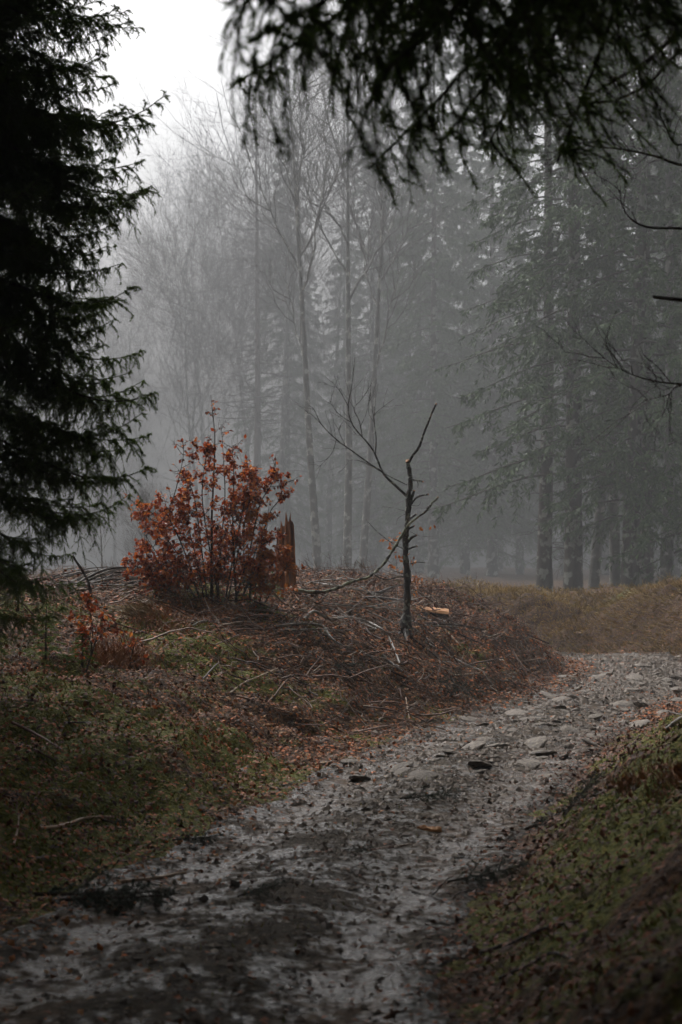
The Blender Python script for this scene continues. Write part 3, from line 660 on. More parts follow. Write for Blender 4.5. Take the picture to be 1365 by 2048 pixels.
for k, (pp, r0, r1) in enumerate(stubs):
    acc = Acc(); en = Acc(); add_tube(acc, S(pp, 0, -.06 + .04 * (k % 4)), r0 * px, r1 * px, 6, 9, cap=1, wob=.08, seed=80 + k, ends=en)
    sb_ = link('stub', acc.mesh('stub', M['snag']), sn); link('broken_end', en.mesh('broken_end', M['torn'], False), sb_)
for k, (cx_, cy_, n_) in enumerate([(795, 1338, 9), (755, 1282, 4), (845, 1405, 6), (855, 1268, 4), (800, 1470, 5), (862, 1510, 6), (945, 1440, 6), (968, 1555, 12), (955, 1632, 6), (990, 1215, 4), (1076, 1200, 2), (810, 1295, 4), (890, 1400, 3)]):
    g = rg(500 + k); acc = Acc()
    q = np.array([P3(*c7(cx_ + g.normal(0, 16), cy_ + g.normal(0, 12)), SY + g.normal(0, .04)) - base for _ in range(n_)])
    dr = nrm(g.normal(0, .6, (n_, 3)) + np.array([0, 0, -.6])); L = .045 + .03 * g.random(n_)
    leaves(acc, q, dr, nrm(g.normal(0, 1, (n_, 3))), L, L * .3, g)
    link('leaf_cluster', acc.mesh('leaf_cluster', M['orangeleaf'], False), sn)

# lichen covered branch leaning on the broken beech
P_ = [(1112, 1006), (1060, 1060), (1030, 1100), (920, 1182), (870, 1262), (810, 1362), (740, 1460), (650, 1545), (520, 1582), (380, 1642), (250, 1652), (80, 1630)]
dz = np.linspace(-.10, -.15, len(P_))
pts = np.array([P3(*c7(*p), SY + q) for p, q in zip(P_, dz)])
pts[:, 2] = np.maximum(pts[:, 2], hq(pts[:, 0], pts[:, 1]) + .03)
b0 = pts[-1].copy(); lb = thing('leaning_branch', 'pale lichen covered branch leaning up against the broken beech', 'branch', b0)
acc = Acc(); C = add_tube(acc, pts - b0, 2.3 * px, 3.2 * px, 7, 60, wob=.32, seed=12, cap=1, both=True)
link('stem', acc.mesh('stem', [M['lichen'], M['torn']]), lb)
g = rg(77); t = np.array([.1, .3, .52, .6, .7, .76, .82, .9]); ch = sprout(C[None], np.zeros(8, int), t, R(50) + g.normal(0, .2, 8), np.array([.06, .10, .12, .35, .45, .3, .5, .35]), 7, .1, g, .2)
for c in ch:
    acc = Acc(); v, f = tubes(c, np.linspace(.009, .003, 7), 4); acc.add(v, f); link('side_twig', acc.mesh('side_twig', M['greytwig']), lb)

# ------------------------------------------------------------------ red beech bush, orange beech bush
def bush(name, label, stems, leafmat, seed, nlat, leafn, llat, bare=1.0, loc_uv=None, leafsize=.055):
    base = G(*loc_uv); Yb = float(base[1]); g = rg(seed)
    root = thing(name, label, 'bush', base)
    lv = Acc()
    for si, (pts, r0, dy, topbare) in enumerate(stems):
        acc = Acc(); n = len(pts)
        P0 = [P3(u, v, Yb + dy * k / (n - 1)) - base for k, (u, v) in enumerate(pts)]
        C = add_tube(acc, P0, r0, .0025, 6, 26, wob=.06, seed=seed + si)
        m = int(nlat * (.7 + .5 * g.random())); t = np.sort(.06 + .92 * g.random(m))
        az = g.random(m) * 6.28
        ln = llat * (1.12 - .85 * t) * (.55 + .7 * g.random(m))
        ch = sprout(C[None], np.zeros(m, int), t, R(58) + g.normal(0, .18, m), ln, 8, .10, g, .14, az)
        v, f = tubes(ch, np.linspace(.0045, .0014, 8)[None] * np.ones((m, 1)), 4); acc.add(v, f)
        i2 = np.repeat(np.arange(m), 5); t2 = .2 + .78 * g.random(len(i2)); l2 = ln[i2] * (.25 + .35 * g.random(len(i2))) * (1.1 - .5 * t2)
        ch2 = sprout(ch, i2, t2, R(45) + g.normal(0, .2, len(i2)), l2, 5, .05, g, .18)
        v, f = tubes(ch2, np.linspace(.0022, .001, 5)[None] * np.ones((len(i2), 1)), 3); acc.add(v, f)
        link('stem', acc.mesh('stem', M['darktwig']), root)
        for Cc, per, tp in ((ch2, leafn, t[i2]), (ch, leafn * 2, t)):
            q, T, ii, tt = pts_on(Cc, per, g, .15, 1.0)
            kill = (tp[ii] > topbare) & (g.random(len(ii)) < .93); q, T = q[~kill], T[~kill]; n_ = len(q)
            sdv = nrm(np.cross(T, g.normal(0, 1, (n_, 3))))
            dr = nrm(T * .5 + sdv * .8 + np.array([0, 0, -.45]) + g.normal(0, .25, (n_, 3)))
            L = leafsize * (.65 + .6 * g.random(n_))
            leaves(lv, q, dr, nrm(np.array([0, 0, 1.0]) + g.normal(0, .5, (n_, 3))), L, L * .33, g)
    link('foliage', lv.mesh('foliage', leafmat, False), root)
    return root
red = [([(424, 1205), (424, 1120), (424, 1040), (428, 950), (430, 870), (422, 790)], .022, .1, .60),
       ([(474, 1205), (468, 1120), (466, 1040), (468, 960), (464, 880)], .017, -.1, .88),
       ([(436, 1205), (440, 1120), (450, 1000), (448, 930), (443, 850)], .013, .4, .80),
       ([(400, 1205), (386, 1150), (360, 1080), (338, 1030), (352, 980), (366, 920), (368, 880)], .013, -.2, .55),
       ([(395, 1205), (372, 1165), (330, 1140), (290, 1130), (258, 1145)], .010, -.3, .95),
       ([(404, 1205), (370, 1130), (320, 1060), (285, 1020), (250, 990)], .010, .1, .75),
       ([(415, 1205), (405, 1110), (390, 1000), (376, 965), (356, 940)], .012, .3, .85),
       ([(470, 1205), (500, 1100), (520, 1010), (545, 965), (552, 915)], .014, .2, .82),
       ([(482, 1205), (515, 1110), (538, 1030), (558, 1000), (574, 960)], .012, .1, .85),
       ([(450, 1205), (470, 1100), (490, 1000), (500, 940)], .012, -.3, .95),
       ([(410, 1205), (396, 1130), (378, 1060), (364, 1020), (370, 975)], .011, -.1, .9), ([(440, 1205), (420, 1100), (405, 1000), (410, 930), (420, 890)], .012, -.25, .92),
       ([(400, 1205), (350, 1150), (310, 1100), (292, 1070)], .009, .2, .95), ([(390, 1207), (345, 1185), (312, 1160), (300, 1140)], .008, -.35, .97),
       ([(480, 1205), (510, 1140), (530, 1080), (540, 1000)], .011, -.2, .95), ([(455, 1205), (480, 1090), (500, 990), (506, 945)], .011, .3, .9)]
bush('beech_bush', 'tall rust red beech bush still in leaf on the mound', red, M['redleaf'], 600, 22, 5, .43, loc_uv=(432, 1204))
org = [([(500, 1205), (505, 1130), (520, 1070), (530, 1030)], .012, -.2, .99), ([(520, 1205), (530, 1160), (548, 1125), (566, 1100)], .010, -.1, .99),
       ([(490, 1205), (488, 1130), (490, 1050), (500, 1000)], .010, -.3, .99), ([(530, 1205), (552, 1170), (570, 1140), (580, 1120)], .009, -.2, .99), ([(510, 1205), (515, 1150), (530, 1100)], .009, -.4, .99)]
bush('beech_bush', 'bright orange beech bush growing in front of the torn stump', org, M['orangeleaf'], 700, 15, 4, .34, loc_uv=(512, 1207))
sap = [([(172, 1345), (185, 1305), (196, 1270), (206, 1230), (212, 1190)], .010, .1, .99), ([(182, 1312), (186, 1260), (180, 1215), (184, 1180)], .008, -.1, .99), ([(188, 1290), (210, 1262), (232, 1248)], .006, 0, .99), ([(184, 1290), (165, 1245), (140, 1228)], .006, 0, .99)]
bush('beech_sapling', 'low red leaved beech sapling beside the small dark spruce', sap, M['redleaf'], 720, 8, 2, .22, loc_uv=(172, 1345), leafsize=.05)
sap = [([(260, 1335), (264, 1310), (272, 1285), (285, 1270)], .007, 0, .99), ([(262, 1320), (258, 1295), (262, 1275)], .005, .1, .99)]
bush('beech_sapling', 'tiny beech sapling with a few red leaves on bare stem', sap, M['redleaf'], 730, 4, 1, .16, loc_uv=(260, 1335), leafsize=.05)

# torn stump behind the bushes
b0 = G(568, 1195) + np.array([0, .5, 0]); b0[2] = hq(b0[0], b0[1]) - .05
yb = b0[1]; st = thing('tree_stump', 'tall torn orange brown stump standing behind the beech bushes', 'stump', b0)
g = rg(61); S_ = 26; a_ = np.arange(S_) / S_ * 2 * np.pi; topz = (P3(0, 1052, yb)[2] - b0[2]); rad = 16 * yb / F
rows = []
for k in range(12):
    z = k / 11; rr = rad * (1.18 - .25 * z) * (1 + .14 * np.sin(a_ * 5 + 1 + z) + .10 * np.sin(a_ * 9 + 2 * z) + .06 * (g.random(S_) - .5)) * (1 + .35 * (1 - z) ** 6)
    zz = topz * z + (z == 1) * (.22 * g.random(S_) ** 2 - .30 * (np.cos(a_ - 3.5) > .25) * (.6 + .4 * g.random(S_)))
    rows.append(np.stack([np.cos(a_) * rr, np.sin(a_) * rr, zz + 0 * a_], -1))
V = np.vstack(rows); rin = rows[-1] * np.array([.72, .72, 1]) - np.array([0, 0, .10]); V = np.vstack([V, rin, [[0, 0, topz * .72]]])
f = []
for k in range(12):
    for i_ in range(S_):
        a0, a1 = k * S_ + i_, k * S_ + (i_ + 1) % S_; f += [(a0, a1, a1 + S_), (a0, a1 + S_, a0 + S_)]
for i_ in range(S_): f.append((12 * S_ + i_, 12 * S_ + (i_ + 1) % S_, 13 * S_))
acc = Acc(); acc.add(V, f); link('wood', acc.mesh('wood', M['rotten'], False), st)
for k in range(6):
    acc = Acc(); aa = g.random() * 6.28; c = np.array([math.cos(aa), math.sin(aa)]) * rad * .85; h0 = topz * (.6 + .2 * g.random())
    add_tube(acc, [(c[0], c[1], h0), (c[0] * 1.03, c[1] * 1.03, h0 + .15), (c[0] * 1.08, c[1] * 1.08, h0 + .15 + .12 * g.random())], .03, .006, 4, 6, wob=.2, seed=k)
    link('splinter', acc.mesh('splinter', M['rotten'], False), st)

# ------------------------------------------------------------------ small spruces
def little_spruce(uv, h, label, seed, needle='needle'):
    b = G(*uv); g = rg(seed); root = thing('spruce_sapling', label, 'sapling', b)
    acc = Acc(); add_tube(acc, [(0, 0, -.02), (0, .01, h * .5), (.01, 0, h)], .014, .003, 6, 8); link('trunk', acc.mesh('trunk', M['twig']), root)
    acc = Acc()
    m = 34; z = h * (.06 + .92 * np.arange(m) / m); a_ = np.arange(m) * 2.4
    for k in range(m):
        ln = h * .40 * (1.05 - z[k] / h); s = np.linspace(0, 1, 5)[:, None]
        C = np.array([0, 0, z[k]]) + np.array([math.cos(a_[k]), math.sin(a_[k]), .15]) * s * ln; C[:, 2] -= .25 * ln * s[:, 0] ** 2
        t = .25 + .7 * g.random(10); ch = sprout(C[None], np.zeros(10, int), t, R(45) + 0 * t, ln * (.5 - .3 * t), 4, 0, g, .05, np.where(g.random(10) < .5, 0, np.pi))
        for Cc, per in ((C[None], int(ln / .0035)), (ch, max(4, int(ln * .35 / .0035)))):
            q, T, _, _ = pts_on(Cc, per, g, .1, 1); needles(acc, q, T, g, .018, .0016, slot=0)
    link('crown', acc.mesh('crown', M[needle], False), root)
little_spruce((165, 1330), .42, 'small dark green spruce under the low red sapling', 81)
little_spruce((500, 1210), .50, 'small green spruce tucked under the orange beech bush', 82)
little_spruce((545, 1200), .38, 'small green spruce between orange bush and torn stump', 83)
little_spruce((92, 1320), .55, 'small spruce at the foot of the large dark spruce', 84)

# ------------------------------------------------------------------ branches, sticks, wood pieces on the ground
def stick(name, label, pts, r, m, cat='stick', lift=0.0, S=6, taper=.6, twigs=0, seed=0, cap='torn', group=None, wob=.12, raise_=None, both=True):
    Q = np.array([G(*p) for p in pts]); Q[:, 2] += r * .7 + lift + (.035 if cat == 'branch' and Q[0, 1] > 15 else 0)
    if raise_ is not None: Q[:, 2] += np.array(raise_)
    b = Q[0].copy(); b[2] = hq(b[0], b[1])
    if cat == 'branch': r = r * 1.2
    acc = Acc(); en = Acc(); C = add_tube(acc, Q - b, r, r * taper, S, max(6, 5 * len(pts)), wob=wob, seed=seed, cap=1, both=both, ends=en)
    me = acc.mesh('stem', M[m]); me2 = en.mesh('broken_end', M[cap], False)
    if not twigs:
        o = tag(link(name, me, None, b), label, cat, group); link('broken_end', me2, o); return o
    root = thing(name, label, cat, b, group); link('broken_end', me2, link('stem', me, root))
    g = rg(seed + 900); t = .25 + .7 * g.random(twigs)
    ch = sprout(C[None], np.zeros(twigs, int), t, R(42) + g.normal(0, .15, twigs), (.12 + .4 * g.random(twigs)), 7, .06, g, .2, g.normal(0, .5, twigs) + np.where(g.random(twigs) < .5, 0, np.pi))
    w = ch + b; ch[:, :, 2] += np.maximum(0, hq(w[..., 0], w[..., 1]) + .006 - w[..., 2])
    for c in ch:
        acc = Acc(); v, f = tubes(c, np.linspace(r * .42, r * .15, 7), 4); acc.add(v, f); link('side_twig', acc.mesh('side_twig', M[m]), root)
    return root
stick('fallen_branch', 'long pale forked branch arching over leaves below broken beech', [(609, 1251), (629, 1245), (660, 1256), (700, 1255), (735, 1264), (765, 1280), (781, 1300), (800, 1340)], .016, 'greytwig', 'branch', .03, twigs=6, seed=1, raise_=[0, .05, .03, .05, .05, .04, .03, 0])
stick('fallen_branch', 'crooked grey branch curving downhill across the slope beneath bush', [(552, 1264), (600, 1260), (644, 1264), (662, 1286), (690, 1306), (730, 1318), (752, 1335)], .014, 'greytwig', 'branch', .02, twigs=5, seed=2)
stick('fallen_branch', 'short grey branch rising towards the arching pale branch', [(560, 1272), (620, 1272), (664, 1270), (694, 1258)], .013, 'greytwig', 'branch', .02, twigs=2, seed=3)
stick('fallen_branch', 'pale grey branch end lying at the foot of slope', [(765, 1322), (782, 1338), (806, 1357)], .015, 'greytwig', 'branch', .015, twigs=1, seed=4)
stick('fallen_branch', 'dark branch running down the bank right of broken beech', [(835, 1285), (868, 1304), (905, 1325), (945, 1345), (975, 1358)], .013, 'greytwig', 'branch', .02, twigs=5, seed=5)
stick('fallen_branch', 'dark twiggy branch beside the one right of broken beech', [(820, 1280), (860, 1312), (895, 1338), (925, 1350)], .010, 'darktwig', 'branch', .01, twigs=4, seed=6)
stick('fallen_branch', 'thick dark bent branch lying left of broken beech foot', [(735, 1200), (760, 1199), (782, 1189), (806, 1184)], .020, 'darktwig', 'branch', .05, twigs=1, seed=7)
stick('fallen_branch', 'pale branch reaching up beside the torn stump', [(640, 1172), (610, 1150), (588, 1128), (566, 1108)], .013, 'greytwig', 'branch', .03, twigs=5, seed=8, raise_=[0, .05, .15, .32])
stick('fallen_branch', 'long grey branch sloping from torn stump towards leaning branch', [(575, 1180), (640, 1182), (700, 1192), (760, 1206)], .012, 'greytwig', 'branch', .06, twigs=6, seed=9)
stick('fallen_branch', 'long dark branch lying under the red beech bush', [(380, 1256), (430, 1252), (500, 1242), (548, 1250), (600, 1262)], .008, 'darktwig', 'branch', .01, twigs=4, seed=10)
stick('fallen_branch', 'thin bent pale branch lying on moss below red bush', [(385, 1262), (405, 1252), (440, 1254), (485, 1256)], .008, 'greytwig', 'branch', .01, twigs=2, seed=11)
stick('fallen_stick', 'thin pale stick lying across the leafy middle slope', [(461, 1388), (487, 1369), (520, 1355), (556, 1340)], .010, 'peeled', seed=12)
stick('fallen_stick', 'pale peeled stick leaning downhill below the grey log', [(884, 1258), (902, 1275), (922, 1297)], .014, 'peeled', seed=13, lift=.02)
stick('fallen_log', 'short grey log lying behind the pale peeled stick', [(862, 1242), (885, 1250), (914, 1258)], .032, 'greytwig', 'log', .02, S=9, taper=.95, seed=14, cap='split', wob=.05)
stick('fallen_stick', 'small orange stick lying in leaves at mound edge', [(1068, 1366), (1085, 1367), (1107, 1370)], .014, 'split', seed=15)
stick('fallen_stick', 'orange peeled stick lying on the stony far track', [(1110, 1421), (1130, 1418), (1153, 1414)], .014, 'split', seed=16)
stick('fallen_stick', 'thin brown stick below the orange stick on track', [(1072, 1436), (1100, 1434), (1131, 1432)], .010, 'peeled', seed=17)
stick('fallen_stick', 'dark stick on the far track by the photo edge', [(1308, 1414), (1335, 1424), (1368, 1434)], .014, 'darktwig', seed=18)
stick('fallen_branch', 'grey forked branch end poking in over the bank edge', [(1334, 1472), (1352, 1456), (1385, 1438)], .016, 'greytwig', 'branch', .03, twigs=2, seed=19)
stick('fallen_stick', 'dark bent stick in the middle of the track', [(760, 1676), (800, 1674), (842, 1668)], .013, 'darktwig', seed=20)
stick('fallen_stick', 'reddish brown stick lying below the dark bent stick', [(737, 1706), (775, 1699), (820, 1693)], .012, 'brush', seed=21)
stick('fallen_stick', 'black forked stick on the wet track near mossy bank', [(812, 1782), (845, 1794), (872, 1803), (898, 1812)], .013, 'darktwig', seed=22, twigs=3)
stick('fallen_stick', 'long dark stick climbing across the mossy right bank', [(955, 1910), (1024, 1888), (1091, 1862), (1160, 1848)], .010, 'darktwig', seed=23)
stick('fallen_stick', 'thin dark stick low on the mossy right bank', [(1000, 1962), (1060, 1932), (1105, 1910), (1150, 1925)], .008, 'darktwig', seed=24)
stick('fallen_stick', 'pale peeled stick lying in leaves above track edge', [(80, 1664), (123, 1658), (174, 1646), (222, 1642)], .012, 'peeled', seed=25, lift=.01)
stick('fallen_stick', 'brown peeled stick at the edge of wet track', [(238, 1772), (308, 1764), (370, 1752)], .013, 'peeled', seed=26, lift=.01)
stick('fallen_stick', 'thin bent twig beside the brown peeled stick', [(198, 1780), (215, 1766), (247, 1757)], .005, 'peeled', seed=27)
stick('fallen_stick', 'dark thin stick pointing from cut spruce spray onto track', [(225, 1822), (262, 1824), (304, 1828)], .007, 'darktwig', seed=28)
stick('fallen_stick', 'pale stick end at the bottom corner of photo', [(-30, 2034), (0, 2030), (32, 2026)], .014, 'peeled', seed=29)
stick('fallen_stick', 'brown stick lying on the grassy slope at photo edge', [(24, 1455), (77, 1481), (125, 1508)], .012, 'brush', seed=30, lift=.02)
stick('fallen_stick', 'short black stick lying alone on the near track', [(250, 1913), (270, 1912), (294, 1911)], .013, 'darktwig', seed=31)
stick('fallen_stick', 'thin black stick across the middle of near track', [(426, 1833), (450, 1832), (474, 1834)], .009, 'darktwig', seed=32)
stick('fallen_stick', 'pale standing stick end at the mound foot', [(812, 1400), (815, 1420), (820, 1444)], .007, 'peeled', seed=33, lift=.02)
stick('fallen_stick', 'dark horizontal stick lying in grass above track', [(130, 1448), (175, 1447), (222, 1446)], .008, 'darktwig', seed=34)
stick('fallen_stick', 'long thin dark stick on the lower slope', [(560, 1376), (620, 1390), (700, 1424), (765, 1420)], .007, 'darktwig', seed=35, twigs=2)
stick('fallen_stick', 'thin straight dark twig on slope beneath forked branches', [(725, 1376), (770, 1400), (800, 1424)], .006, 'darktwig', seed=36)
stick('fallen_stick', 'thin grey stick pointing left from green spruce spray', [(826, 1350), (850, 1344), (900, 1348)], .010, 'greytwig', seed=37)
stick('fallen_stick', 'straight straw coloured stick leaning below orange bush', [(602, 1210), (588, 1195), (578, 1185)], .007, 'peeled', seed=38, lift=.03)
stick('fallen_stick', 'brown stick in leaves under stick at photo edge', [(30, 1488), (70, 1502), (112, 1524)], .009, 'brush', seed=39)
stick('fallen_stick', 'thin pale stick in the dark leaves left edge', [(28, 1690), (36, 1660), (38, 1635)], .007, 'peeled', seed=40)

def chip(label, uv, L, w, h, rz, seed, m='split', tilt=.1, name='wood_chip', cat='wood chip', lift=.012):
    g = rg(seed); b = G(*uv); n = 9
    xs = np.linspace(-.5, .5, n) * L; wy = w * (1 - .35 * np.abs(np.linspace(-1, 1, n)) ** 3) * (.85 + .3 * g.random(n))
    rows = [np.stack([np.full(6, x_), np.array([-1, -.75, .1, .9, 1, 0]) * w_ * .5, np.array([0, .55, 1.0, .5, 0, -.1]) * h * (.8 + .4 * g.random(6))], -1) for x_, w_ in zip(xs, wy)]
    rows[0][:, 0] += L * .10 * g.normal(0, 1, 6); rows[-1][:, 0] += L * .10 * g.normal(0, 1, 6)
    V = np.vstack(rows); f = []
    for k in range(n - 1):
        for q in range(6): a0, a1 = k * 6 + q, k * 6 + (q + 1) % 6; f += [(a0, a1, a1 + 6), (a0, a1 + 6, a0 + 6)]
    for q in range(1, 5): f += [(0, q + 1, q), ((n - 1) * 6, (n - 1) * 6 + q, (n - 1) * 6 + q + 1)]
    acc = Acc(); acc.add(V, f)
    return tag(link(name, acc.mesh(name, M[m], False), None, b + np.array([0, 0, lift]), (g.normal(0, .1), tilt, rz)), label, cat)
def split_log(label, uv, L, w, h, rz, seed):
    g = rg(seed); b = G(*uv); n = 12; xs = np.linspace(-.5, .5, n) * L
    sec = np.array([(-.50, .0), (-.46, .34), (-.18, .62), (.10, .95), (.16, 1.0), (.46, .42), (.50, .05), (.1, -.05)])
    rows = []
    for k, x_ in enumerate(xs):
        j = 1 + .05 * g.normal(0, 1, (8, 2)); rows.append(np.stack([np.full(8, x_) + (.05 * L * g.random(8) * (1 if k == n - 1 else -1) if k in (0, n - 1) else 0), sec[:, 0] * w * j[:, 0], sec[:, 1] * h * j[:, 1]], -1))
    V = np.vstack(rows); f = []
    for k in range(n - 1):
        for q in range(8): a0, a1 = k * 8 + q, k * 8 + (q + 1) % 8; f += [(a0, a1, a1 + 8), (a0, a1 + 8, a0 + 8)]
    for q in range(1, 7): f += [(0, q + 1, q), ((n - 1) * 8, (n - 1) * 8 + q, (n - 1) * 8 + q + 1)]
    root = thing('split_log', label, 'log', b + np.array([0, 0, .05])); root.rotation_euler = (-.5, .10, rz)
    acc = Acc(); acc.add(V, f); link('wood', acc.mesh('wood', M['split'], False), root)
    acc = Acc(); acc.add(V[np.arange(len(V)).reshape(n, 8)[:, [0, 7, 6]].ravel()] * np.array([1, 1.05, 1]) - np.array([0, 0, .012]), [t for k in range(n - 1) for q in range(2) for t in ((k * 3 + q, k * 3 + q + 1, k * 3 + q + 4), (k * 3 + q, k * 3 + q + 4, k * 3 + q + 3))])
    link('bark', acc.mesh('bark', M['darktwig'], False), root)
split_log('thick orange split log wedge lying right of broken beech', (864, 1236), .44, .12, .12, -.10, 1)
chip('thin pale plank splinter resting above the orange split log', (880, 1214), .30, .05, .03, .1, 2, 'peeled')
chip('long orange wood chip standing on bank right of peeled stick', (935, 1290), .13, .04, .02, 1.9, 3, tilt=.5)
chip('pointed orange wood chip lowest on the bank', (954, 1306), .11, .06, .02, 1.2, 4, tilt=.4)
chip('small orange wood chip at the foot of broken beech', (828, 1258), .12, .05, .03, -.5, 5)
chip('flat orange splinter on slope below broken beech', (808, 1294), .11, .03, .02, .1, 6)
chip('small pale wood chip near the bank edge', (996, 1274), .07, .04, .02, .6, 7, 'peeled')
chip('small pale splinter low on bank near track', (1002, 1322), .10, .03, .015, -.8, 8, 'peeled')
chip('torn orange wood piece at the end of dark bent stick', (860, 1666), .14, .05, .03, .25, 9)
chip('curved pale bark piece on the right track edge', (1050, 1755), .06, .025, .02, 1.0, 10, 'peeled')
chip('dark square bark chunk on the near track', (469, 1780), .045, .04, .04, .2, 11, 'darktwig')
chip('small pale wood chip lying on far bank', (1158, 1268), .12, .06, .03, .4, 12, 'peeled')
chip('tiny pale chip glowing on the upper bank', (1010, 1276), .05, .03, .02, 1.4, 13, 'peeled')

# dead bent stick at the left and the pile of cut branches behind it
b0 = G(182, 1210); yy = b0[1]
dead = tag(link('dead_stem', None, None, b0), 'bent dead stem rising out of the branch pile', 'stem')
acc = Acc(); add_tube(acc, [P3(u, v, yy) - b0 for u, v in [(184, 1215), (181, 1185), (176, 1162), (163, 1138), (150, 1118), (146, 1112)]], .022, .012, 7, 16, wob=.15, seed=2, cap=0); link('stem', acc.mesh('stem', M['darktwig']), dead)
acc = Acc(); add_tube(acc, [P3(u, v, yy) - b0 for u, v in [(208, 1168), (200, 1146), (188, 1128), (165, 1114)]], .006, .003, 5, 12, wob=.2, seed=3); link('side_twig', acc.mesh('side_twig', M['darktwig']), dead)
acc = Acc(); add_tube(acc, [P3(u, v, yy) - b0 for u, v in [(178, 1180), (160, 1162), (145, 1152)]], .005, .002, 5, 10, wob=.2, seed=4); link('side_twig', acc.mesh('side_twig', M['darktwig']), dead)
g = rg(88)
for k in range(34):
    u0 = 95 + 60 * g.random(); u1 = 215 + 130 * g.random(); v0 = 1208 + 26 * g.random(); v1 = 1178 + 44 * g.random()
    yv = 19.0 + 1.6 * g.random(); lay = .02 + .22 * (k / 34)
    A = P3(u0, 1200, yv + .3 * g.normal()); B = P3(u1, 1190, yv + .4 + .3 * g.normal()); mid = (A + B) / 2
    for q in (A, mid, B): q[2] = hq(q[0], q[1]) + lay * (1.0 if q is not A else .6) + .03 * g.random()
    mid[2] += .02; r = .008 + .014 * g.random() ** 2
    acc = Acc(); add_tube(acc, [A - A, (mid - A) + g.normal(0, .03, 3), B - A], r, r * .5, 6, 14, wob=.2, seed=k, cap=1, both=True)
    tag(link('cut_branch', acc.mesh('cut_branch', [M['greytwig' if k % 3 == 0 else 'darktwig'], M['torn']]), None, A), 'wet cut branch in the low pile behind the red sapling', 'branch', 'cut branches in the low pile')

g = rg(89)
for k in range(36):
    x0 = -.9 + 2.6 * g.random(); y0 = 20.3 + 2.2 * g.random(); a_ = g.normal(0, .55) + (np.pi if g.random() < .5 else 0); ln_ = .6 + 1.1 * g.random()
    A = np.array([x0, y0, 0.]); B = A + np.array([math.cos(a_), math.sin(a_) * .7, 0]) * ln_; mid = (A + B) / 2 + g.normal(0, .07, 3)
    if bil(DG, B[0], B[1]) < 1.6: continue
    up = .30 * g.random() ** 1.5
    A[2] = hq(A[0], A[1]) + .02; mid[2] = hq(mid[0], mid[1]) + .06 + up * .5; B[2] = hq(B[0], B[1]) + .04 + up
    r = .007 + .012 * g.random() ** 2; acc = Acc(); en = Acc()
    C = add_tube(acc, [A - A, mid - A, B - A], r, r * .45, 6, 16, wob=.22, seed=300 + k, cap=1, both=True, ends=en)
    root = thing('brash_branch', 'cut branch in the brash heap between stump and broken beech', 'branch', A, 'brash branches on the mound')
    m_ = M['greytwig' if k % 2 else 'darktwig']; link('broken_end', en.mesh('broken_end', M['torn'], False), link('stem', acc.mesh('stem', m_), root))
    for c in sprout(C[None], np.zeros(3, int), .35 + .6 * g.random(3), R(40) + g.normal(0, .15, 3), .12 + .25 * g.random(3), 6, .1, g, .2):
        acc = Acc(); v, f = tubes(c, np.linspace(r * .45, r * .2, 6), 4); acc.add(v, f); link('side_twig', acc.mesh('side_twig', m_), root)

# cut spruce sprays lying about
SPR = [bough(.5, 800 + k, sag=.02, hang=.12, lift=.02, name='spruce_spray', needle='needle_cut', nw=.0016, nl=.018, sp=.035) for k in range(3)]
for k, (u, v, L, rz, lab) in enumerate([(70, 1800, .62, .1, 'large dark cut spruce spray at left edge of wet track'), (120, 1812, .58, -.15, 'dark spruce spray on top of the large one beside track'), (475, 1806, .24, .15, 'small bluish spruce spray alone in mid track'),
        (800, 1606, .40, .05, 'flat green spruce spray among stones in mid track'), (895, 1775, .42, -.1, 'dark spruce spray beside the black forked stick'), (1050, 1668, .46, .2, 'spruce spray lying at the foot of mossy bank'),
        (860, 1362, .62, .0, 'green spruce spray at the foot of the mound'), (650, 1346, .42, .3, 'grey green spruce spray on the middle slope'), (205, 1650, .40, .0, 'spruce spray beside the peeled stick in leaves'),
        (840, 1452, .26, .4, 'small dark spruce spray at the track edge'), (690, 1710, .16, .0, 'tiny spruce sprig above the reddish stick'), (730, 1385, .22, .6, 'little dark spruce tuft on the lower slope'), (1130, 1640, .40, .7, 'spruce spray half way up the mossy bank'), (345, 1690, .30, .2, 'spruce sprig at the leafy track edge')]):
    b = G(u, v); nz_ = gnormal(np.array([b[0]]), np.array([b[1]]))[0]
    q = Vector((0, 0, 1)).rotation_difference(Vector(nz_)); e = (q.to_matrix() @ Matrix.Rotation(rz, 3, 'Z')).to_euler()
    tag(link('spruce_spray', SPR[k % 3][0], None, b + np.array([0, 0, .03]), e, L / .5), lab, 'spruce spray')

# dry grass and bracken tufts
def tuft(uv, label, n, L, m, seed, spread=.1, name='grass_tuft', cat='grass tuft', lean=(0, 0)):
    b = G(*uv); g = rg(seed); acc = Acc()
    pos = np.stack([g.normal(0, spread, n), g.normal(0, spread, n), np.zeros(n)], -1); pos[:, 2] = hq(b[0] + pos[:, 0], b[1] + pos[:, 1]) - b[2] - .01
    dr = nrm(np.stack([g.normal(lean[0], .45, n), g.normal(lean[1], .45, n), .35 + .5 * g.random(n)], -1)); sd = nrm(np.cross(dr, g.normal(0, 1, (n, 3))))
    blades(acc, pos, dr, sd, L * (.5 + .7 * g.random(n)), .004, g, bend=.15); tag(link(name, acc.mesh(name, M[m], False), None, b), label, cat, kind='stuff')
tuft((300, 1232), 'tall tan dry grass tuft leaning beside the red bush', 260, .30, 'dry', 1, .10, lean=(-1.1, -.3))
tuft((255, 1318), 'orange bracken tuft around the tiny sapling', 380, .22, 'fern', 2, .12, 'bracken_tuft', 'bracken')
tuft((215, 1330), 'dead bracken tuft between the two red saplings', 380, .20, 'fern', 3, .13, 'bracken_tuft', 'bracken')
tuft((420, 1225), 'dead bracken at the foot of red beech bush', 500, .20, 'fern', 4, .28, 'bracken_tuft', 'bracken')
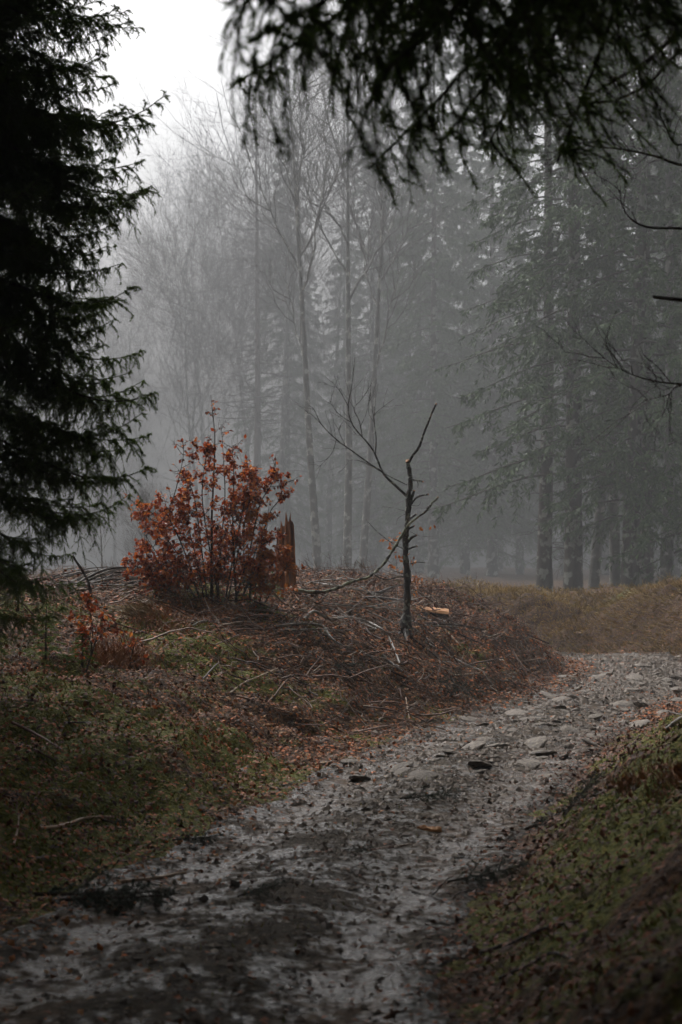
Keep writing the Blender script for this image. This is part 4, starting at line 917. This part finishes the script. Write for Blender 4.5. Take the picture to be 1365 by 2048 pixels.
tuft((1268, 1572), 'orange bracken tuft on the crest of mossy bank', 220, .10, 'fern', 5, .07, 'bracken_tuft', 'bracken')
tuft((1345, 1560), 'orange bracken tuft on mossy bank at photo edge', 220, .10, 'fern', 6, .07, 'bracken_tuft', 'bracken')
tuft((330, 1250), 'dark reddish dead grass tuft below red bush', 500, .18, 'fern', 7, .2)

# ------------------------------------------------------------------ background trees
def conifer(seed, h, clear, rmax, nb, per, dead=18, skirt=1.0, bl=1.0):
    """trunk and crown meshes of a tall fir or spruce"""
    g = rg(seed); tr = Acc()
    r0 = .017 * h * .74
    add_tube(tr, [(0, 0, -.3), (.02, .02, .6), (.06 * g.normal(), .06 * g.normal(), h * .4), (0, 0, h)], r0 * 1.15, .03, 9, 30, wob=.05, seed=seed)
    cr = Acc()
    z = clear + (h - clear) * (np.arange(nb) / nb) ** 1.05; a_ = np.arange(nb) * 2.4 + g.normal(0, .4, nb)
    ln = rmax * (1 - (z - clear) / (h - clear)) ** .7 * (.65 + .5 * g.random(nb)) * (skirt + (1 - skirt) * np.minimum(1, (z - clear) / 4)) + .25
    s = np.linspace(0, 1, 7)[None, :, None]
    D = np.stack([np.cos(a_), np.sin(a_), 0 * a_], -1)[:, None] * s * ln[:, None, None]
    D[:, :, 2] += z[:, None] + (.16 * s[..., 0] - .52 * s[..., 0] ** 1.8 + .12 * s[..., 0] ** 5) * ln[:, None]
    v, f = tubes(D, np.linspace(1, .2, 7)[None] * (.009 + .009 * ln)[:, None], 4); tr.add(v, f, .5, 1)
    n2 = 16; i2 = np.repeat(np.arange(nb), n2); t2 = .16 + .82 * g.random(len(i2)); l2 = (ln[i2] * .42 * (1.05 - t2) + .12) * (.5 + .8 * g.random(len(i2)))
    C2 = sprout(D, i2, t2, R(52) + g.normal(0, .2, len(i2)), l2, 5, 0, g, .12, np.where(g.random(len(i2)) < .5, 0, np.pi) + g.normal(0, .45, len(i2)), .35 + .4 * g.random((len(i2), 1)))
    q, T, idx, t = pts_on(C2, max(3, per // n2), g, .05, 1.0); n = len(q)
    q2, T2, _, _ = pts_on(D, max(2, per // 14), g, .45, 1.0); q = np.vstack([q, q2]); T = np.vstack([T, T2]); n = len(q)
    sd = nrm(np.cross(T, [0, 0, 1.0])) * np.where(g.random(n) < .5, 1, -1)[:, None]
    pos = q; dr = nrm(T * .7 + sd * .55 + np.array([0, 0, -.32]) + g.normal(0, .32, (n, 3)))
    L = (.08 + .17 * g.random(n)) * bl
    blades(cr, pos, dr, nrm(np.cross(dr, g.normal(0, 1, (n, 3)))), L, L * .11, g, bend=.1)
    if dead:
        z = .8 + (clear + 3 - .8) * g.random(dead); a_ = g.random(dead) * 6.28; l = .4 + 1.4 * g.random(dead) ** 1.5 * np.clip(z / 5, .3, 1)
        D = np.stack([np.cos(a_), np.sin(a_), 0 * a_], -1)[:, None] * s * l[:, None, None]
        D[:, :, 2] += z[:, None] + (.10 * s[..., 0] - .28 * s[..., 0] ** 2) * l[:, None]; D = D + np.cumsum(g.normal(0, .02, D.shape), 1)
        v, f = tubes(D, np.linspace(1, .25, 7)[None] * (.008 + .008 * l)[:, None], 4); tr.add(v, f, .5, 1)
        i2 = np.repeat(np.arange(dead), 3); t2 = .3 + .6 * g.random(len(i2)); ch = sprout(D, i2, t2, R(45) + 0 * t2, .2 + .4 * g.random(len(i2)), 5, -.1, g, .15)
        v, f = tubes(ch, np.linspace(.008, .004, 5)[None] * np.ones((len(i2), 1)), 3); tr.add(v, f, .5, 1)
    return tr.mesh('trunk', [M['bark'], M['twig']]), cr.mesh('crown', M['needle_far'], False)
def beech(seed, h, fork, spread, levels=(9, 8, 7, 5), lean=0., tm='beech'):
    g = rg(seed); tr = Acc()
    r0 = .0078 * h
    C = add_tube(tr, [(0, 0, -.3), (lean * .25 + .1 * g.normal(), .1 * g.normal(), h * .25), (lean * .6 + .2 * g.normal(), .2 * g.normal(), h * .55), (lean + .2 * g.normal(), 0, h * .92)], r0 * 1.1, .025, 8, 30, wob=.05, seed=seed)
    cr = Acc(); par = C[None]; plen = np.array([h * .9]); rad = np.array([r0])
    lens = [spread, spread * .52, spread * .28, spread * .15]; rr = [.045, .020, .009, .0055]
    for k, m in enumerate(levels):
        idx = np.repeat(np.arange(len(par)), m)
        t = (fork + (.97 - fork) * g.random(len(idx))) if k == 0 else (.25 + .73 * g.random(len(idx)))
        ln = lens[k] * (.55 + .7 * g.random(len(idx))) * ((1.25 - .75 * t) if k == 0 else (1.15 - .4 * t))
        ch = sprout(par, idx, t, R(32 if k == 0 else 38) + g.normal(0, .16, len(idx)), ln, [9, 7, 5, 4][k], [.38, .2, .1, .08][k], g, .16)
        v, f = tubes(ch, np.linspace(1, .35, ch.shape[1])[None] * (rr[k] * (.7 + .6 * g.random(len(idx))))[:, None], [6, 4, 3, 3][k])
        (tr if k == 0 else cr).add(v, f); par = ch
    return tr.mesh('trunk', M[tm]), cr.mesh('crown', M['beech_far'])
def larch(seed, h):
    g = rg(seed); tr = Acc(); add_tube(tr, [(0, 0, -.3), (.1, 0, h * .4), (0, .05, h)], .0105 * h, .03, 9, 26, wob=.04, seed=seed)
    cr = Acc(); n = 150; z = h * (.30 + .68 * g.random(n)); a_ = g.random(n) * 6.28; l = 3.4 * (1.12 - z / h) * (.5 + .7 * g.random(n)); s = np.linspace(0, 1, 7)[None, :, None]
    D = np.stack([np.cos(a_), np.sin(a_), 0 * a_], -1)[:, None] * s * l[:, None, None]; D[:, :, 2] += z[:, None] + (-.05 * s[..., 0] - .1 * s[..., 0] ** 2 + .18 * s[..., 0] ** 4) * l[:, None]
    v, f = tubes(D, np.linspace(1, .3, 7)[None] * (.010 + .008 * l)[:, None], 4); cr.add(v, f)
    i2 = np.repeat(np.arange(n), 9); t2 = .2 + .78 * g.random(len(i2)); ch = sprout(D, i2, t2, R(55) + g.normal(0, .2, len(i2)), .25 + .6 * g.random(len(i2)), 5, -.12, g, .2)
    v, f = tubes(ch, np.linspace(.010, .006, 5)[None] * np.ones((len(i2), 1)), 3); cr.add(v, f)
    return tr.mesh('trunk', M['bark_red']), cr.mesh('crown', M['beech_far'])
FIR = [conifer(900, 28, 3.2, 3.3, 130, 680, 30), conifer(901, 30, 5.0, 3.6, 120, 400, 34), conifer(902, 26, 2.2, 3.8, 140, 560, 16, .8), conifer(903, 24, 1.2, 3.4, 140, 330, 6)]
SLIM = [conifer(911, 24, 7.0, 2.4, 80, 200, 40)]
BEE = [beech(920 + k, 24, .14 + .05 * k, 10.5 - .6 * k, (12, 8, 7, 5), lean=[2.4, -2.8, 1.2][k]) for k in range(3)]
BEEP = [beech(930, 21, .48, 5.5, (8, 7, 6, 4), -1.1), beech(931, 22, .5, 5.0, (8, 7, 6, 4), .5)]
LAR = larch(940, 24)
def tree(name, proto, u, Yv, h, h0, label, group=None, rz=0., lean=(0, 0), zoff=0.):
    if Yv > 41.5:
        q = 1.3 if Yv < 49 or (name == 'beech_tree' and Yv < 67) else 1.98
        Yv, h = Yv * q, min(h * q, 45.5)
    x = (u - CX) * Yv / F; z = float(height(np.array([x]), np.array([Yv]))[0])
    root = thing(name, label, 'tree', (x, Yv, z + zoff), group, (lean[0], lean[1], rz), h / h0)
    link('trunk', proto[0], root); link('crown', proto[1], root); return root
# the group of tall firs right of the bend
tree('fir_tree', FIR[0], 1146, 46, 29, 28, 'thick lichened fir with bare lower branches above the bend', rz=.4)
tree('fir_tree', SLIM[0], 1090, 48, 25, 24, 'slender lichened conifer trunk left of the thickest fir', rz=1.)
tree('fir_tree', FIR[2], 1262, 44, 26, 26, 'dark bushy fir on the crest of the far bank', rz=2.0, lean=(0, -.05))
tree('fir_tree', FIR[1], 1288, 47, 30, 30, 'tall straight fir just behind the dark bushy one', rz=.7)
tree('beech_tree', BEEP[1], 1332, 43, 22, 22, 'slim lichen spotted trunk nearest the right photo edge', rz=.5)
tree('beech_tree', BEEP[0], 1185, 48.5, 22, 21, 'pale slim trunk fading between the two large firs', rz=2.5)
tree('beech_tree', BEEP[1], 1232, 47.5, 21, 22, 'thin pale straight trunk seen above the dark bushy fir', rz=3.)
tree('fir_tree', FIR[3], 1455, 42, 22, 24, 'dark fir cut off by the right photo edge', rz=1.7)
tree('fir_tree', FIR[0], 868, 62, 30, 28, 'broad dark fir fading in fog behind the broken beech', rz=2.9)
tree('fir_tree', FIR[2], 985, 66, 27, 26, 'foggy fir between broken beech and the thickest fir', rz=4.)
tree('fir_tree', FIR[3], 745, 78, 25, 24, 'dim fir standing behind the pale beech trunks', rz=.3)
tree('fir_tree', FIR[2], 575, 84, 23, 26, 'dim fir spire in fog above the torn stump', rz=5.)
tree('beech_tree', BEEP[0], 640, 60, 21, 21, 'pale leaning beech trunk right of the orange bush', rz=.15)
tree('beech_tree', BEEP[1], 694, 62, 22, 22, 'pale straight beech trunk in the middle of the photo', rz=1.4)
tree('beech_tree', BEEP[0], 722, 66, 22, 21, 'thin pale beech trunk leaning the other way', rz=3.3)
tree('larch_tree', LAR, 512, 76, 24, 24, 'straight reddish bare larch above the red bush', rz=0)
for k, (u, Yv, h, v_, rz) in enumerate([(470, 84, 21, 0, .3), (560, 80, 22, 1, 1.9), (655, 82, 23, 2, .8), (360, 92, 19, 1, 4.), (300, 100, 17.5, 0, 2.6), (230, 108, 16, 2, 5.), (420, 98, 21.5, 2, 3.4), (730, 90, 24, 0, 5.2), (520, 102, 23.5, 1, .6), (610, 108, 24, 0, 2.2), (395, 82, 15.5, 0, 4.4)]):
    tree('beech_tree', BEE[v_], u, Yv, h, 24, 'tall bare beech whose twiggy crown fades into the fog', 'bare beeches fading in the fog', rz)
for k, (u, Yv, h, v_, rz) in enumerate([(820, 86, 28, 1, .3), (930, 92, 30, 0, 1.9), (1040, 84, 29, 2, .8), (1130, 78, 30, 0, 4.), (1215, 74, 27, 3, 2.6), (1330, 72, 29, 1, 5.), (690, 104, 30, 2, 3.4), (1400, 66, 30, 0, 5.2), (1080, 110, 32, 1, .6), (880, 112, 32, 3, 1.), (1240, 100, 32, 2, 2.2), (1450, 54, 28, 2, 1.2), (1350, 58, 28, 0, 3.1), (790, 120, 33, 0, .4), (620, 122, 32, 3, .9), (930, 70, 30, 3, .2), (840, 76, 30, 2, 3.1), (1300, 82, 32, 3, .9), (1000, 98, 33, 0, 2.7), (760, 98, 33, 1, 1.5)]):
    tree('fir_tree', FIR[v_], u, Yv, h, [28, 30, 26, 24][v_], 'tall dim fir deep in the foggy wood', 'dim firs deep in the foggy wood', rz)
CAN = conifer(905, 26, 7.4, 4.8, 150, 380, 0, bl=1.9)  # tall coarse crown shaped to block sky light from out of view
FIR.append(CAN)
# the wood goes on round the viewpoint: firs added out of frame to block sky and darken the foreground
for k, (x, yv, h, v_) in enumerate([(-6.4, 17.0, 20, 2), (-4.6, 3.8, 26, 4), (-1.9, 1.2, 26, 4), (4.4, 4.2, 27, 4), (2.3, 2.9, 27, 4), (3.7, 7.9, 27, 4), (6.0, 12.6, 28, 4), (-5.0, 10.2, 30, 4), (-6.6, 14.0, 32, 4), (1.4, -.8, 26, 4), (9.2, 15, 27, 4), (9.8, 20.5, 28, 4), (12.2, 25, 28, 4), (13.5, 31, 29, 4), (17, 36, 30, 4), (20, 43, 30, 0), (6.3, 1.4, 25, 3), (7.4, 5.6, 26, 2), (8.7, 10.6, 26, 3), (-6.0, 1.4, 25, 3), (-6.8, 5.0, 26, 2), (-5, -5.5, 25, 3), (-1.2, -6.2, 25, 3), (2.8, -5.8, 25, 3), (6.2, -4, 25, 3), (-8.5, -2, 25, 3), (3.3, 1.4, 25, 4), (.4, -3.4, 26, 4), (-4.2, -1.2, 27, 4), (4.9, 9.3, 25, 4), (4.2, -4, 26, 0), (-1.5, -7.5, 26, 2), (9.0, 4.5, 24, 2), (13, 16, 27, 0), (15.5, 26, 27, 2)]):
    z = float(height(np.array([x]), np.array([yv]))[0])
    lab = 'dark spruce standing close behind the large edge spruce' if k == 0 else 'unseen tall fir added to shade the viewpoint'
    root = thing('fir_tree', lab, 'tree', (x, yv, z), 'unseen firs added around the viewpoint' if k else None, (0, 0, k * 1.3), h / [28, 30, 26, 24, 26][v_])
    link('trunk', FIR[v_][0], root); link('crown', FIR[v_][1], root)
for k, (x, yv, h) in enumerate([(-3.4, 3.0, 10), (-3.8, 4.9, 11), (-4.2, 6.8, 10.5), (-5.0, 8.6, 11), (-5.3, 5.8, 12), (-5.6, 3.6, 11), (-6.3, 7.6, 12), (-6.6, 9.8, 12), (4.0, 4.4, 9), (4.2, 6.2, 10), (4.5, 8.2, 10), (4.9, 10.2, 10), (5.6, 12.4, 11), (6.0, 9.0, 12), (5.8, 6.4, 12), (6.8, 14.5, 12)]):  # unseen young spruces added on both sides to block low side light
    z = float(height(np.array([x]), np.array([yv]))[0]); left = x < 0
    root = thing('spruce_tree', 'unseen young spruce added to shade the track from the left' if left else 'unseen young spruce added to shade the bank on the right', 'tree', (x, yv, z - .4), 'unseen young spruces added left of the viewpoint' if left else 'unseen young spruces added right of the viewpoint', (0, 0, k * 1.1), h / 26)
    link('trunk', FIR[2][0], root); link('crown', FIR[2][1], root)
# faint bare shrubs beyond the mound
for k, (u, Yv, h) in enumerate([(262, 36, 2.6), (300, 38, 2.2), (205, 40, 3.0), (330, 42, 2.4)]):
    tree('bare_shrub', BEE[k % 3], u, Yv, h, 24, 'small bare shrub showing faintly beyond the mound left of red bush', 'bare shrubs beyond the mound', k * 1.2)

# ------------------------------------------------------------------ the foggy air
bm = bmesh.new(); bmesh.ops.create_cube(bm, size=1)
me = bpy.data.meshes.new('haze'); bm.to_mesh(me); bm.free()
hz = link('haze', me, None, (0, 180, (HAZE_TOP - 4.5) / 2), (0, 0, 0), (760, 620, HAZE_TOP + 4.5))
hm = bpy.data.materials.new('fog'); hm.use_nodes = True; N = hm.node_tree.nodes; N.clear()
o_ = N.new('ShaderNodeOutputMaterial'); pv = N.new('ShaderNodeVolumePrincipled'); hm.node_tree.links.new(pv.outputs[0], o_.inputs['Volume'])
pv.inputs['Color'].default_value = (*HAZE_COL, 1); pv.inputs['Density'].default_value = HAZE; pv.inputs['Anisotropy'].default_value = .1
me.materials.append(hm); tag(hz, 'grey fog filling the whole wood', 'fog', kind='stuff')
